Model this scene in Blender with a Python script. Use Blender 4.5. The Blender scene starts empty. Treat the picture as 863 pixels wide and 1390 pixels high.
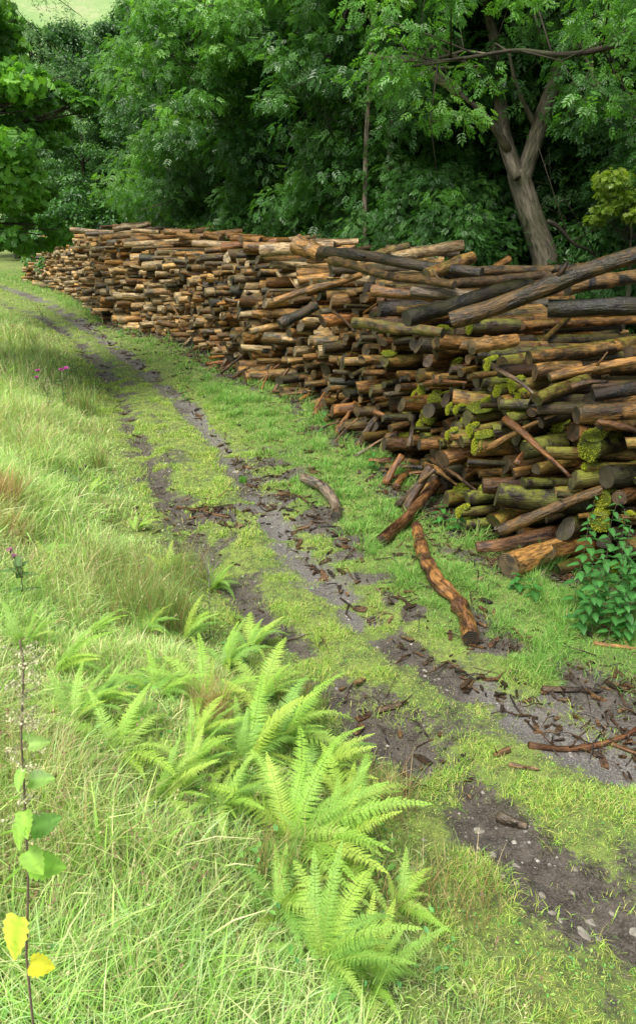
import bpy, math, random
import numpy as np
from mathutils import Vector, Matrix, Euler

random.seed(7)
rng = np.random.default_rng(7)
S = bpy.context.scene
COL = S.collection
PI = math.pi
R = math.radians

# ------------------------------------------------------------------ camera
CAMH = 2.6
PITCH = math.atan(360 / 1000.0)
F = 1000.0
cth, sth = math.cos(PITCH), math.sin(PITCH)
cam_d = bpy.data.cameras.new('camera')
cam_d.sensor_width = 36
cam_d.lens = F / 1390 * 36
cam_d.shift_y = -45 / 1390
cam_d.clip_start = 0.05
cam_d.clip_end = 3000
cam_d.dof.use_dof = True
cam_d.dof.focus_distance = 5.6
cam_d.dof.aperture_fstop = 11.0
cam = bpy.data.objects.new('camera', cam_d)
COL.objects.link(cam)
cam.location = (0, 0, CAMH)
cam.rotation_euler = (PI / 2 - PITCH, 0, 0)
S.camera = cam

def ray(px, py):
    u = (px - 431.5) / F
    v = -(py - 650) / F
    return np.array([u, cth + v * sth, -sth + v * cth])

def g0(px, py, h=0.0):                      # where the line of sight meets height h
    d = ray(px, py)
    t = (h - CAMH) / d[2]
    return np.array([d[0] * t, d[1] * t, h])

def pz(px, py, y):                          # the point of the line of sight at depth y
    d = ray(px, py)
    t = y / d[1]
    return np.array([d[0] * t, y, CAMH + d[2] * t])

# ------------------------------------------------------------------ noise
def _h(ix, iy, iz, s):
    n = (ix * 374761393 + iy * 668265263 + iz * 2147483647 + s * 1274126177) & 0xffffffff
    n = ((n ^ (n >> 13)) * 1274126177) & 0xffffffff
    n = n ^ (n >> 16)
    return (n & 0xffff) / 65535.0

def noise(x, y, z=None, s=0):
    x = np.asarray(x, float); y = np.asarray(y, float)
    z = np.zeros_like(x) if z is None else np.asarray(z, float) + x * 0
    ix, iy, iz = [np.floor(a).astype(np.int64) for a in (x, y, z)]
    fx, fy, fz = x - ix, y - iy, z - iz
    fx, fy, fz = [a * a * (3 - 2 * a) for a in (fx, fy, fz)]
    r = 0
    for a in (0, 1):
        for b in (0, 1):
            for c in (0, 1):
                w = (fx if a else 1 - fx) * (fy if b else 1 - fy) * (fz if c else 1 - fz)
                r = r + w * _h(ix + a, iy + b, iz + c, s)
    return r

def fbm(x, y, z=None, s=0, o=3):
    r = 0; a = 0.5; t = 0
    for k in range(o):
        r = r + a * noise(x * 2 ** k, y * 2 ** k, None if z is None else z * 2 ** k, s + k)
        t += a; a *= 0.5
    return r / t

def sm(x, a, b):
    t = np.clip((x - a) / (b - a), 0, 1)
    return t * t * (3 - 2 * t)

# ------------------------------------------------------------------ plan of the place
RUT_R = np.array([g0(*p)[:2] for p in [(-160, 366), (0, 388), (50, 405), (90, 426), (130, 452), (165, 478), (200, 505), (250, 548), (300, 602), (335, 655), (380, 722), (440, 790), (510, 850), (620, 925), (700, 968), (780, 1008), (863, 1052), (1000, 1120), (1300, 1260)]])
RUT_L = np.array([g0(*p)[:2] for p in [(-160, 380), (0, 410), (60, 432), (110, 465), (150, 515), (185, 590), (215, 655), (262, 735), (330, 812), (400, 885), (470, 955), (560, 1030), (640, 1100), (720, 1165), (800, 1225), (863, 1285), (980, 1400), (1200, 1600)]])
FACE = np.array([g0(*p)[:2] for p in [(31, 383), (60, 390), (102, 407), (148, 442), (224, 460), (285, 486), (320, 512), (388, 532), (440, 563), (475, 592), (560, 645), (604, 697), (690, 762), (863, 800), (1010, 850)]])
AX = np.array([0.965, 0.262]); AX /= np.linalg.norm(AX)     # the way the logs lie
QN = np.array([-AX[1], AX[0]])                              # along the stack, away from the camera
fq, fa = FACE @ QN, FACE @ AX
_o = np.argsort(fq); fq = fq[_o]; fa = fa[_o]
Q0, Q1 = fq[0] + 0.05, fq[-1]
face_a = lambda q: np.interp(q, fq, fa)
def top_h(q):
    return np.interp(q, [Q0 - 1, Q0, Q0 + .6, 6.0, 8, 10, 13, 17, 21, 24, Q1 - 1.5, Q1], [0.9, 1.35, 1.6, 1.72, 1.9, 2.02, 2.06, 2.1, 2.15, 2.15, 1.75, .9])

def pdist(x, y, P):
    best = np.full(np.shape(x), 1e9); side = np.zeros(np.shape(x))
    for a, b in zip(P[:-1], P[1:]):
        d = b - a; L2 = d @ d
        t = np.clip(((x - a[0]) * d[0] + (y - a[1]) * d[1]) / L2, 0, 1)
        ex = x - a[0] - t * d[0]; ey = y - a[1] - t * d[1]
        dd = np.hypot(ex, ey)
        s = np.sign(d[0] * ey - d[1] * ex)
        k = dd < best
        best = np.where(k, dd, best); side = np.where(k, s, side)
    return best, side            # side > 0: left of the walking direction from far to near

def H(x, y):
    x = np.asarray(x, float); y = np.asarray(y, float)
    dl, sl = pdist(x, y, RUT_L)
    dr, sr = pdist(x, y, RUT_R)
    left = np.where(sl < 0, dl, 0)               # towards the bank
    amp = np.interp(y, [-5, 5, 9, 15, 40], [.72, .66, .42, .16, 0.1])
    h = amp * sm(left, 0.12, 2.4) + 0.05 * np.clip(left - 2.4, 0, 30) * sm(y, 60, 0)
    near = sm(y, 40, 15)
    h = h + near * (0.12 * (noise(x * 1.1, y * 1.1, s=3) - .5) + 0.10 * (noise(x * 3.1, y * 3.1, s=4) - .5)) * sm(left, 0.1, 1.0)
    h = h - 0.045 * np.exp(-(dl / .16) ** 2) - 0.05 * np.exp(-(dr / .17) ** 2)
    h = h + near * 0.02 * (noise(x * 6, y * 6, s=5) - .5)
    right = np.where(sr > 0, dr, 0)
    h = h + 0.05 * sm(right, .2, .8) + near * 0.05 * (noise(x * 2.2, y * 2.2, s=6) - .5) * sm(right, .2, .8)
    q = x * QN[0] + y * QN[1]; a = x * AX[0] + y * AX[1]
    b = a - face_a(np.clip(q, Q0, Q1)) - 3.4
    rise = 0.26 * np.clip(b, 0, 60) * sm(q, Q1 + 16, Q1 - 4)
    h = h + rise * sm(b, -.5, 3)
    h = h + 0.9 * sm(np.hypot(x, y), 30, 70) * (noise(x * .06, y * .06, s=9))
    return h

def on(px, py, it=7):
    p = g0(px, py)
    for _ in range(it):
        p = g0(px, py, float(H(p[0], p[1])))
    return p

def mud(x, y):
    dl, sl = pdist(x, y, RUT_L); dr, sr = pdist(x, y, RUT_R)
    n = fbm(x * 2.3, y * 2.3, s=21, o=4)
    n2 = fbm(x * 6, y * 6, s=31, o=3)
    wl = .14 + .16 * (n - .5) + .08 * sm(y, 4.2, 3.0)
    m = np.exp(-(dl / wl) ** 2) * sm(n + .7 * (n2 - .5), .30, .58)
    wr = .15 + .16 * (n - .5) + .05 * sm(y, 8, 16)
    m = np.maximum(m, 1.15 * np.exp(-(dr / wr) ** 2) * sm(n2 + n, .66, 1.0))
    # bare patches on the strip and beside the left rut
    lf = np.where(sl < 0, dl, 0); rf = np.where(sr > 0, dr, 0)
    n3 = fbm(x * 3.6 + 9, y * 3.6, s=71, o=4)
    m = np.maximum(m, .8 * sm(n3, .52, .66) * sm(lf, .5, .15) * sm(rf, .5, .1) * (.5 + .5 * np.exp(-(dl / .35) ** 2)))
    right = np.where(sr > 0, dr, -1)
    # trampled verge with bark, right of the track
    z = np.exp(-((right - .38) / .34) ** 2) * (right > 0) * sm(y, 10.5, 7.0)
    m = np.maximum(m, z * sm(n + .9 * (n2 - .5), .36, .62) * 1.0)
    # across the track where sticks were dragged
    c = g0(290, 700)[:2]
    m = np.maximum(m, np.exp(-(((x - c[0]) / .55) ** 2 + ((y - c[1]) / .5) ** 2)) * sm(n2, .4, .6) * 1.1)
    q = x * QN[0] + y * QN[1]; a = x * AX[0] + y * AX[1]
    b = a - face_a(np.clip(q, Q0, Q1))
    m = np.maximum(m, .95 * np.exp(-((b + .12) / (.22 + .5 * n)) ** 2) * sm(n2, .40, .60) * (b < .2) * (q > Q0) * (q < Q1) * (x > -6))
    m = np.maximum(m, sm(b, -.25, .1) * (q > Q0 - .3) * (q < Q1 + .3) * sm(b, 4, 3) )
    return np.clip(m, 0, 1)

# ------------------------------------------------------------------ mesh helpers
class MB:
    def __init__(s):
        s.v = []; s.f = []; s.n = 0; s.at = {}; s.mi = []
    def add(s, v, faces, mi=0, **at):
        v = np.asarray(v, float).reshape(-1, 3)
        for k, w in at.items():
            w = np.asarray(w, float)
            if w.ndim == 1 and len(w) in (3, 4): w = np.tile(w, (len(v), 1))
            elif w.ndim == 0: w = np.full(len(v), float(w))
            if k == 'col' and w.shape[1] == 3: w = np.concatenate([w, np.full((len(w), 1), .15)], 1)
            s.at.setdefault(k, []).append(w)
        s.v.append(v)
        for f in faces:
            f = np.asarray(f, np.int64)
            if len(f):
                s.f.append(f + s.n); s.mi.append(np.full(len(f), mi))
        s.n += len(v)
        return s
    def mesh(s, name, mats, smooth=True):
        me = bpy.data.meshes.new(name)
        v = np.concatenate(s.v)
        me.vertices.add(len(v)); me.vertices.foreach_set('co', v.astype(np.float32).ravel())
        tot = np.concatenate([np.full(len(f), f.shape[1]) for f in s.f])
        flat = np.concatenate([f.ravel() for f in s.f])
        me.loops.add(len(flat)); me.loops.foreach_set('vertex_index', flat.astype(np.int32))
        me.polygons.add(len(tot))
        st = np.concatenate([[0], np.cumsum(tot)[:-1]])
        me.polygons.foreach_set('loop_start', st.astype(np.int32))
        me.polygons.foreach_set('material_index', np.concatenate(s.mi).astype(np.int32))
        me.polygons.foreach_set('use_smooth', np.full(len(tot), smooth))
        me.update(calc_edges=True)
        for k, l in s.at.items():
            w = np.concatenate(l)
            if w.ndim == 1:
                a = me.attributes.new(k, 'FLOAT', 'POINT'); a.data.foreach_set('value', w.astype(np.float32))
            elif w.shape[1] == 3 and k == 'lco':
                a = me.attributes.new(k, 'FLOAT_VECTOR', 'POINT'); a.data.foreach_set('vector', w.astype(np.float32).ravel())
            else:
                if w.shape[1] == 3: w = np.concatenate([w, np.full((len(w), 1), .15)], 1)
                a = me.attributes.new(k, 'FLOAT_COLOR', 'POINT'); a.data.foreach_set('color', w.astype(np.float32).ravel())
        for m in (mats if isinstance(mats, (list, tuple)) else [mats]): me.materials.append(m)
        return me
    def build(s, name, mats, parent=None, smooth=True, loc=None):
        o = bpy.data.objects.new(name, s.mesh(name, mats, smooth))
        COL.objects.link(o)
        if parent: o.parent = parent
        if loc is not None: o.location = loc
        return o

def tag(o, label=None, cat=None, group=None, kind=None):
    if label: o['label'] = label
    if cat: o['category'] = cat
    if group: o['group'] = group
    if kind: o['kind'] = kind
    return o
def empty(name, loc, label=None, cat=None, group=None, rz=0):
    o = bpy.data.objects.new(name, None); COL.objects.link(o)
    o.location = loc; o.rotation_euler = (0, 0, rz); o.empty_display_size = .1
    return tag(o, label, cat, group)
def link_mesh(name, me, parent=None, loc=(0, 0, 0), rot=(0, 0, 0), sc=1):
    o = bpy.data.objects.new(name, me); COL.objects.link(o)
    o.location = loc; o.rotation_euler = rot
    o.scale = (sc,) * 3 if np.isscalar(sc) else sc
    if parent: o.parent = parent
    return o

def frames(P):
    P = np.asarray(P, float)
    T = np.gradient(P, axis=0); T /= np.linalg.norm(T, axis=1)[:, None] + 1e-9
    up = np.array([0, 0, 1.]) if abs(T[0][2]) < .9 else np.array([1., 0, 0])
    N = []
    n = np.cross(up, T[0]); n /= np.linalg.norm(n)
    for t in T:
        n = n - t * (n @ t); n /= np.linalg.norm(n) + 1e-9; N.append(n)
    N = np.array(N)
    return P, T, N, np.cross(T, N)

def tube(mb, P, rad, k=8, wob=0.0, seed=0, mi=0, cap=True, off=None, **at):
    P, T, N, B = frames(P)
    n = len(P); rad = np.broadcast_to(np.asarray(rad, float), (n,))
    th = np.linspace(0, 2 * PI, k, endpoint=False)
    c, s_ = np.cos(th), np.sin(th)
    L = np.concatenate([[0], np.cumsum(np.linalg.norm(np.diff(P, axis=0), axis=1))])
    rr = rad[:, None] * np.ones((n, k))
    if wob:
        rr = rr * (1 + wob * 2 * (fbm(np.tile(c * 1.3, (n, 1)) + seed * 7.1, np.tile(s_ * 1.3, (n, 1)), np.tile((L / max(rad.max(), .01) * .35)[:, None], (1, k)), s=seed % 97) - .5))
    v = P[:, None] + rr[..., None] * (N[:, None] * c[None, :, None] + B[:, None] * s_[None, :, None])
    i = np.arange(n - 1)[:, None] * k; j = np.arange(k)[None]; j2 = (j + 1) % k
    q = np.stack([i + j, i + j2, i + k + j2, i + k + j], -1).reshape(-1, 4)
    o = np.zeros(3) if off is None else np.asarray(off)
    lco = np.stack([rr * c, rr * s_, np.tile(L[:, None], (1, k))], -1).reshape(-1, 3) + o
    v = v.reshape(-1, 3)
    extra = {}
    if 'lco' in at: extra['lco'] = lco; at.pop('lco')
    fs = [q]
    if cap:
        ctr = np.array([P[0], P[-1]]); m = n * k
        v = np.concatenate([v, ctr]); j = np.arange(k); j2 = (j + 1) % k
        fs.append(np.stack([j2, j, np.full(k, m)], -1)); b = (n - 1) * k
        fs.append(np.stack([b + j, b + j2, np.full(k, m + 1)], -1))
        if extra: extra['lco'] = np.concatenate([lco, o + np.array([[0, 0, 0], [0, 0, L[-1]]])])
    for kk, w in list(at.items()):
        at[kk] = w
    mb.add(v, fs, mi, **extra, **at)

# ------------------------------------------------------------------ materials
def mat(name):
    m = bpy.data.materials.new(name); m.use_nodes = True
    nt = m.node_tree; nt.nodes.clear()
    return m, nt
class NT:
    def __init__(s, nt): s.t = nt; s.l = nt.links
    def n(s, typ, **kw):
        o = s.t.nodes.new(typ)
        for k, v in kw.items():
            if k.startswith('_'): setattr(o, k[1:], v)
        return o
    def link(s, a, b): s.l.new(a, b)
    def attr(s, name, out='Color'):
        o = s.t.nodes.new('ShaderNodeAttribute'); o.attribute_name = name; return o.outputs[out]
    def noise(s, scale, vec=None, detail=4, rough=.6, dist=0):
        o = s.t.nodes.new('ShaderNodeTexNoise'); o.inputs['Scale'].default_value = scale
        o.inputs['Detail'].default_value = detail; o.inputs['Roughness'].default_value = rough; o.inputs['Distortion'].default_value = dist
        if vec is not None: s.link(vec, o.inputs['Vector'])
        return o.outputs['Fac']
    def ramp(s, fac, stops, interp='LINEAR'):
        o = s.t.nodes.new('ShaderNodeValToRGB'); cr = o.color_ramp; cr.interpolation = interp
        while len(cr.elements) < len(stops): cr.elements.new(.5)
        for e, (p, c) in zip(cr.elements, stops):
            e.position = p; e.color = (c, c, c, 1) if np.isscalar(c) else (*c, 1)
        s.link(fac, o.inputs['Fac']); return o.outputs['Color']
    def mix(s, fac, a, b, mode='MIX'):
        o = s.t.nodes.new('ShaderNodeMix'); o.data_type = 'RGBA'; o.blend_type = mode; o.clamp_factor = True
        for i, w in ((0, fac), (6, a), (7, b)):
            if hasattr(w, 'links'): s.link(w, o.inputs[i])
            else: o.inputs[i].default_value = w if i == 0 else ((w, w, w, 1) if np.isscalar(w) else (*w[:3], 1))
        return o.outputs[2]
    def math(s, op, a, b=0.0, clamp=False):
        o = s.t.nodes.new('ShaderNodeMath'); o.operation = op; o.use_clamp = clamp
        for i, w in ((0, a), (1, b)):
            if hasattr(w, 'links'): s.link(w, o.inputs[i])
            else: o.inputs[i].default_value = w
        return o.outputs[0]
    def mapping(s, vec, scale=(1, 1, 1)):
        o = s.t.nodes.new('ShaderNodeMapping'); o.inputs['Scale'].default_value = scale
        s.link(vec, o.inputs['Vector']); return o.outputs[0]
    def principled(s, color, rough, bump=None, bstr=.5, bdist=.01, spec=.5, subs=None):
        p = s.t.nodes.new('ShaderNodeBsdfPrincipled')
        for k, w in (('Base Color', color), ('Roughness', rough), ('Specular IOR Level', spec)):
            if hasattr(w, 'links'): s.link(w, p.inputs[k])
            else: p.inputs[k].default_value = w if k != 'Base Color' else (*w[:3], 1)
        if bump is not None:
            b = s.t.nodes.new('ShaderNodeBump'); b.inputs['Strength'].default_value = bstr; b.inputs['Distance'].default_value = bdist
            s.link(bump, b.inputs['Height']); s.link(b.outputs[0], p.inputs['Normal'])
        return p
    def out(s, sh):
        o = s.t.nodes.new('ShaderNodeOutputMaterial'); s.link(sh, o.inputs['Surface'])

def m_leaf(name, rough=.42, trans=.35, attr='col', spec=.5, tcol=(1.15, 1.25, .55)):
    m, nt = mat(name); t = NT(nt)
    c = t.attr(attr)
    p = t.principled(c, rough, spec=spec)
    tr = t.n('ShaderNodeBsdfTranslucent'); t.link(t.mix(1.0, c, tcol, 'MULTIPLY'), tr.inputs['Color'])
    mx = t.n('ShaderNodeMixShader'); mx.inputs[0].default_value = trans
    t.link(p.outputs[0], mx.inputs[1]); t.link(tr.outputs[0], mx.inputs[2]); t.out(mx.outputs[0])
    return m
M_LEAF = m_leaf('broadleaf foliage', .36, .42, spec=.45, tcol=(1.5, 1.6, .6))
M_GRASS = m_leaf('grass blade', .55, .38, spec=.3)
M_FERN = m_leaf('fern frond', .5, .38, spec=.35)
M_STEM = m_leaf('plant stem', .55, .0)

def m_bark_log(name):
    m, nt = mat(name); t = NT(nt)
    lco = t.attr('lco', 'Vector'); tone = t.attr('col'); moss = t.attr('moss', 'Fac')
    st = t.mapping(lco, (14, 14, 3.0))
    n1 = t.noise(1.0, st, 5, .65, .4)
    n2 = t.noise(1.0, t.mapping(lco, (7, 7, 4)), 3, .6, .6)
    n3 = t.noise(1.0, t.mapping(lco, (60, 60, 12)), 4, .7)
    n4 = t.noise(1.0, t.mapping(lco, (25, 25, 25)), 3, .6)
    dark = t.mix(1.0, tone, (.11, .088, .075), 'MULTIPLY')
    warm = t.mix(.6, t.mix(1.0, tone, (2.1, 1.5, .7), 'MULTIPLY'), (.45, .24, .068))
    c = t.mix(t.ramp(n1, [(.38, 1.0), (.56, 0.0)]), tone, dark)
    c = t.mix(t.math('MULTIPLY', t.ramp(n2, [(.44, 0.0), (.54, 1.0)]), t.attr('col', 'Alpha')), c, warm)
    c = t.mix(t.ramp(n3, [(.40, .75), (.58, 0.0)]), c, dark)
    sp = t.ramp(n4, [(.66, 0.0), (.72, .55)])
    c = t.mix(sp, c, (.028, .022, .018))
    geo = t.n('ShaderNodeNewGeometry'); sep = t.n('ShaderNodeSeparateXYZ'); t.link(geo.outputs['Normal'], sep.inputs[0])
    mf = t.math('MULTIPLY', moss, t.ramp(t.noise(9, lco, 5, .7), [(.40, 0.0), (.58, 1.0)]))
    mc = t.mix(t.noise(60, lco, 3, .7), (.05, .07, .012), (.38, .40, .03))
    c = t.mix(mf, c, mc)
    rg = t.ramp(n2, [(.36, .16), (.62, .48)])
    rg = t.mix(mf, rg, .9)
    bmp = t.math('ADD', t.math('MULTIPLY', n3, .8), t.math('MULTIPLY', n1, 1.2))
    p = t.principled(c, rg, bmp, 1.0, .016, .38)
    t.out(p.outputs[0]); return m
M_LOG = m_bark_log('wet log bark')

def m_cut(name):
    m, nt = mat(name); t = NT(nt)
    lco = t.attr('lco', 'Vector'); tone = t.attr('col')
    w = t.n('ShaderNodeTexWave', _wave_type='RINGS', _rings_direction='Z'); w.inputs['Scale'].default_value = 22; w.inputs['Distortion'].default_value = 3; w.inputs['Detail'].default_value = 3
    t.link(lco, w.inputs['Vector'])
    base = t.mix(.55, tone, (.11, .088, .055))
    c = t.mix(t.math('MULTIPLY', w.outputs['Fac'], .45), base, t.mix(1.0, base, (.35, .3, .25), 'MULTIPLY'))
    n = t.noise(11, lco, 4, .7)
    c = t.mix(t.ramp(n, [(.40, .9), (.66, 0.0)]), c, (.018, .015, .012))
    mo = t.math('MULTIPLY', t.attr('moss', 'Fac'), t.ramp(t.noise(14, lco, 4, .7), [(.4, 0.0), (.56, 1.0)]))
    c = t.mix(mo, c, (.12, .14, .025))
    p = t.principled(c, .6, t.math('ADD', n, w.outputs['Fac']), .5, .006, .35)
    t.out(p.outputs[0]); return m
M_CUT = m_cut('sawn log end')

def m_treebark(name, a, b):
    m, nt = mat(name); t = NT(nt)
    tc = t.n('ShaderNodeTexCoord'); lco = t.attr('lco', 'Vector')
    n = t.noise(1, t.mapping(lco, (18, 18, 3.5)), 5, .7, .5)
    n2 = t.noise(1.3, lco, 3)
    c = t.mix(t.ramp(n, [(.35, 0.0), (.62, 1.0)]), a, b)
    c = t.mix(t.ramp(n2, [(.45, 0.0), (.62, .6)]), c, (.05, .075, .02))
    p = t.principled(c, .85, n, 1.0, .03, .2); t.out(p.outputs[0]); return m
M_BARK = m_treebark('grey ash bark', (.06, .05, .036), (.33, .28, .21))
M_DBARK = m_treebark('dark trunk bark', (.018, .015, .011), (.07, .058, .042))

def m_ground():
    m, nt = mat('track and meadow soil'); t = NT(nt)
    tc = t.n('ShaderNodeTexCoord').outputs['Object']
    md = t.attr('mud', 'Fac'); wet = t.attr('wet', 'Fac'); wood = t.attr('wood', 'Fac')  # wet also masks the sky sheen painted into the rut colour
    n1 = t.noise(2.2, tc, 5, .65); n2 = t.noise(14, tc, 5, .7); n3 = t.noise(90, tc, 4, .75)
    grass = t.mix(t.ramp(n1, [(.3, 0.0), (.7, 1.0)]), (.11, .18, .035), (.27, .33, .07))
    grass = t.mix(t.ramp(n2, [(.38, .8), (.58, 0.0)]), grass, (.06, .07, .025))
    vor = t.n('ShaderNodeTexVoronoi'); vor.inputs['Scale'].default_value = 42; t.link(tc, vor.inputs['Vector'])
    soil = t.mix(t.ramp(n2, [(.35, 0.0), (.65, 1.0)]), (.028, .022, .017), (.115, .094, .074))
    soil = t.mix(t.ramp(n3, [(.5, 0.0), (.62, .55)]), soil, (.19, .17, .145))
    soil = t.mix(t.ramp(vor.outputs['Distance'], [(.12, .5), (.3, 0.0)]), soil, (.16, .145, .13))
    grey = t.mix(t.ramp(n3, [(.35, 0.0), (.65, 1.0)]), (.085, .078, .07), (.30, .285, .26))  # wet clay, its pale grey standing in for reflected sky
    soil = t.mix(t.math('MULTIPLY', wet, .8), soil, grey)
    f = t.math('ADD', md, t.math('MULTIPLY', t.math('SUBTRACT', t.noise(24, tc, 6, .8), .5), 1.7))
    f = t.ramp(f, [(.34, 0.0), (.60, 1.0)])
    c = t.mix(f, grass, soil)
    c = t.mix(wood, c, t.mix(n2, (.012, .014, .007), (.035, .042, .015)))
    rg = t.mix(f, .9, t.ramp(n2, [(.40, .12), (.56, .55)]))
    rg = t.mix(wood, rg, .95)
    h = t.math('ADD', t.math('MULTIPLY', n2, 1.5), n3)
    p = t.principled(c, rg, h, .9, .02, .5); t.out(p.outputs[0]); return m
M_GROUND = m_ground()

def m_simple(name, a, b, sc=12, rough=.7, bump=.4, bd=.01):
    m, nt = mat(name); t = NT(nt)
    tc = t.n('ShaderNodeTexCoord').outputs['Object']
    n = t.noise(sc, tc, 5, .65)
    c = t.mix(t.ramp(n, [(.3, 0.0), (.7, 1.0)]), a, b)
    p = t.principled(c, rough, n, bump, bd, .4); t.out(p.outputs[0]); return m
M_STONE = m_simple('pale track stone', (.10, .088, .07), (.30, .275, .23), 30, .85)
def m_hill():
    m, nt = mat('bracken hillside'); t = NT(nt)
    tc = t.n('ShaderNodeTexCoord').outputs['Object']
    n = t.noise(.045, tc, 6, .6, .5); n2 = t.noise(.5, tc, 5, .75)
    c = t.mix(t.ramp(n, [(.40, 0.0), (.60, 1.0)]), (.17, .30, .10), (.27, .34, .15))  # pale greens, with the distance haze put into the colour
    c = t.mix(t.ramp(n, [(.58, 0.0), (.66, .7)]), c, (.40, .36, .24))
    c = t.mix(t.ramp(n2, [(.4, .55), (.62, 0.0)]), c, (.16, .26, .10))
    p = t.principled(c, .95, n2, .6, 1.0, .1); t.out(p.outputs[0]); return m
M_HILL = m_hill()

# ------------------------------------------------------------------ ground
def axis(lo, a, b, hi, step, g):
    mid = list(np.arange(a, b, step))
    l = []; x = a; d = step
    while x > lo: d *= g; x -= d; l.append(x)
    r = []; x = mid[-1]; d = step
    while x < hi: d *= g; x += d; r.append(x)
    return np.array(l[::-1] + mid + r)
def grid(mb, X, Y, Hf, **fn):
    xx, yy = np.meshgrid(X, Y)
    v = np.stack([xx, yy, Hf(xx, yy)], -1).reshape(-1, 3)
    nx = len(X)
    i = np.arange(len(Y) - 1)[:, None] * nx; j = np.arange(nx - 1)[None]
    q = np.stack([i + j, i + j + 1, i + nx + j + 1, i + nx + j], -1).reshape(-1, 4)
    mb.add(v, [q], 0, **{k: f(xx.ravel(), yy.ravel()) for k, f in fn.items()})
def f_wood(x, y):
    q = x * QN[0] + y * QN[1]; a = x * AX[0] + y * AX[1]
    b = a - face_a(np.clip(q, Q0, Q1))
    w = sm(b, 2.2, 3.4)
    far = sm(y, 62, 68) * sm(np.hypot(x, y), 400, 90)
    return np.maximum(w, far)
def f_wet_sheen(x, y):
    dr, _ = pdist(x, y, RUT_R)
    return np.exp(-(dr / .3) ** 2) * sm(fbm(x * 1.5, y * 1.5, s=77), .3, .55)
mb = MB()
grid(mb, axis(-420, -6, 4.2, 420, .04, 1.035), axis(-60, 1.2, 11, 900, .04, 1.022), H, mud=mud, wet=f_wet_sheen, wood=f_wood)
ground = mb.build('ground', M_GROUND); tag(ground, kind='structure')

def hillH(x, y):
    d = np.hypot(x + 60, y)
    return -2 + 135 * sm(d, 110, 430) + 14 * (noise(x * .012, y * .012, s=40) - .5) + 3 * (fbm(x * .05, y * .05, s=41) - .5)
mb = MB()
grid(mb, np.arange(-420, 360, 6.), np.arange(95, 520, 6.), hillH)
hill = mb.build('hill', M_HILL); tag(hill, kind='structure')

# ------------------------------------------------------------------ logs
def log_mesh(L, r, seed, tone, moss=0.0, k=14, nr=9, bend=.02, endmoss=.0, split_cap=True, wob=.10, taper=.12):
    """a log along +X with its sawn front end at x=0; returns body builder, cap builder"""
    rg = random.Random(seed)
    u = np.linspace(0, 1, nr)
    ph = rg.uniform(0, 6.28)
    b = bend * L * rg.uniform(.3, 1.4)
    off = b * np.sin(PI * u)
    P = np.stack([u * L, off * math.cos(ph), off * math.sin(ph)], 1)
    o3 = np.array([rg.uniform(-50, 50) for _ in range(3)])
    rad = r * (1 - taper * (u - .5) * rg.choice((-1, 1)))
    _, T, N, B = frames(P)
    th = np.linspace(0, 2 * PI, k, endpoint=False) + rg.uniform(0, 1)
    c, s_ = np.cos(th), np.sin(th)
    sq = 1 + rg.uniform(0, .10) * np.cos(2 * th + rg.uniform(0, 6))
    nz = fbm(np.tile(c, (nr, 1)) * 1.4 + o3[0], np.tile(s_, (nr, 1)) * 1.4, np.tile((u * L / r * .25)[:, None], (1, k)), s=seed % 89)
    rr = rad[:, None] * sq[None] * (1 + wob * 2 * (nz - .5))
    rr[0] *= .965; rr[-1] *= .965
    V = P[:, None] + rr[..., None] * (N[:, None] * c[None, :, None] + B[:, None] * s_[None, :, None])
    # a sawn end is seldom square
    sk = (rg.gauss(0, .25), rg.gauss(0, .22))
    for e in (0, -1):
        V[e, :, 0] += sk[0] * (V[e, :, 1] - P[e, 1]) + sk[1] * (V[e, :, 2] - P[e, 2])
    lco = np.stack([rr * c, rr * s_, np.tile((u * L)[:, None], (1, k))], -1) + o3
    i = np.arange(nr - 1)[:, None] * k; j = np.arange(k)[None]; j2 = (j + 1) % k
    q = np.stack([i + j, i + k + j, i + k + j2, i + j2], -1).reshape(-1, 4)
    up = (V[:, :, 2] - P[:, None, 2]) / r
    mo = np.clip(moss * (.35 + .9 * np.clip(up, -.2, 1)) * (1.4 - u[:, None] * .8), 0, 1) if moss else up * 0
    peel = rg.random() ** 1.1 * (0.1 if sum(tone) < .09 else 1)
    body = (V.reshape(-1, 3), [q], dict(lco=lco.reshape(-1, 3), col=np.tile(np.array([*tone, peel]), (nr * k, 1)), moss=mo.ravel()))
    caps = []
    for e in (0, -1):
        ring = V[e]; ctr = ring.mean(0)
        in2 = ctr + (ring - ctr) * .55
        vv = np.concatenate([ring, in2, [ctr]])
        vv[k:, 0] += rg.uniform(-.004, .006)
        ll = np.stack([rr[e] * c, rr[e] * s_, np.zeros(k)], -1)
        ll = np.concatenate([ll, ll * .55, [[0, 0, 0]]]) + np.array([o3[0] * 0 + .01 * rg.random(), .01 * rg.random(), o3[2]])
        jj = np.arange(k); jn = (jj + 1) % k
        f1 = np.stack([jj, jn, k + jn, k + jj], -1); f2 = np.stack([k + jj, k + jn, np.full(k, 2 * k)], -1)
        if e == -1: f1 = f1[:, ::-1]; f2 = f2[:, ::-1]
        caps.append((vv, [f1, f2], dict(lco=ll, col=np.tile(np.array(tone) * rg.uniform(.7, 2.6), (2 * k + 1, 1)), moss=np.full(2 * k + 1, endmoss))))
    return body, caps

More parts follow.
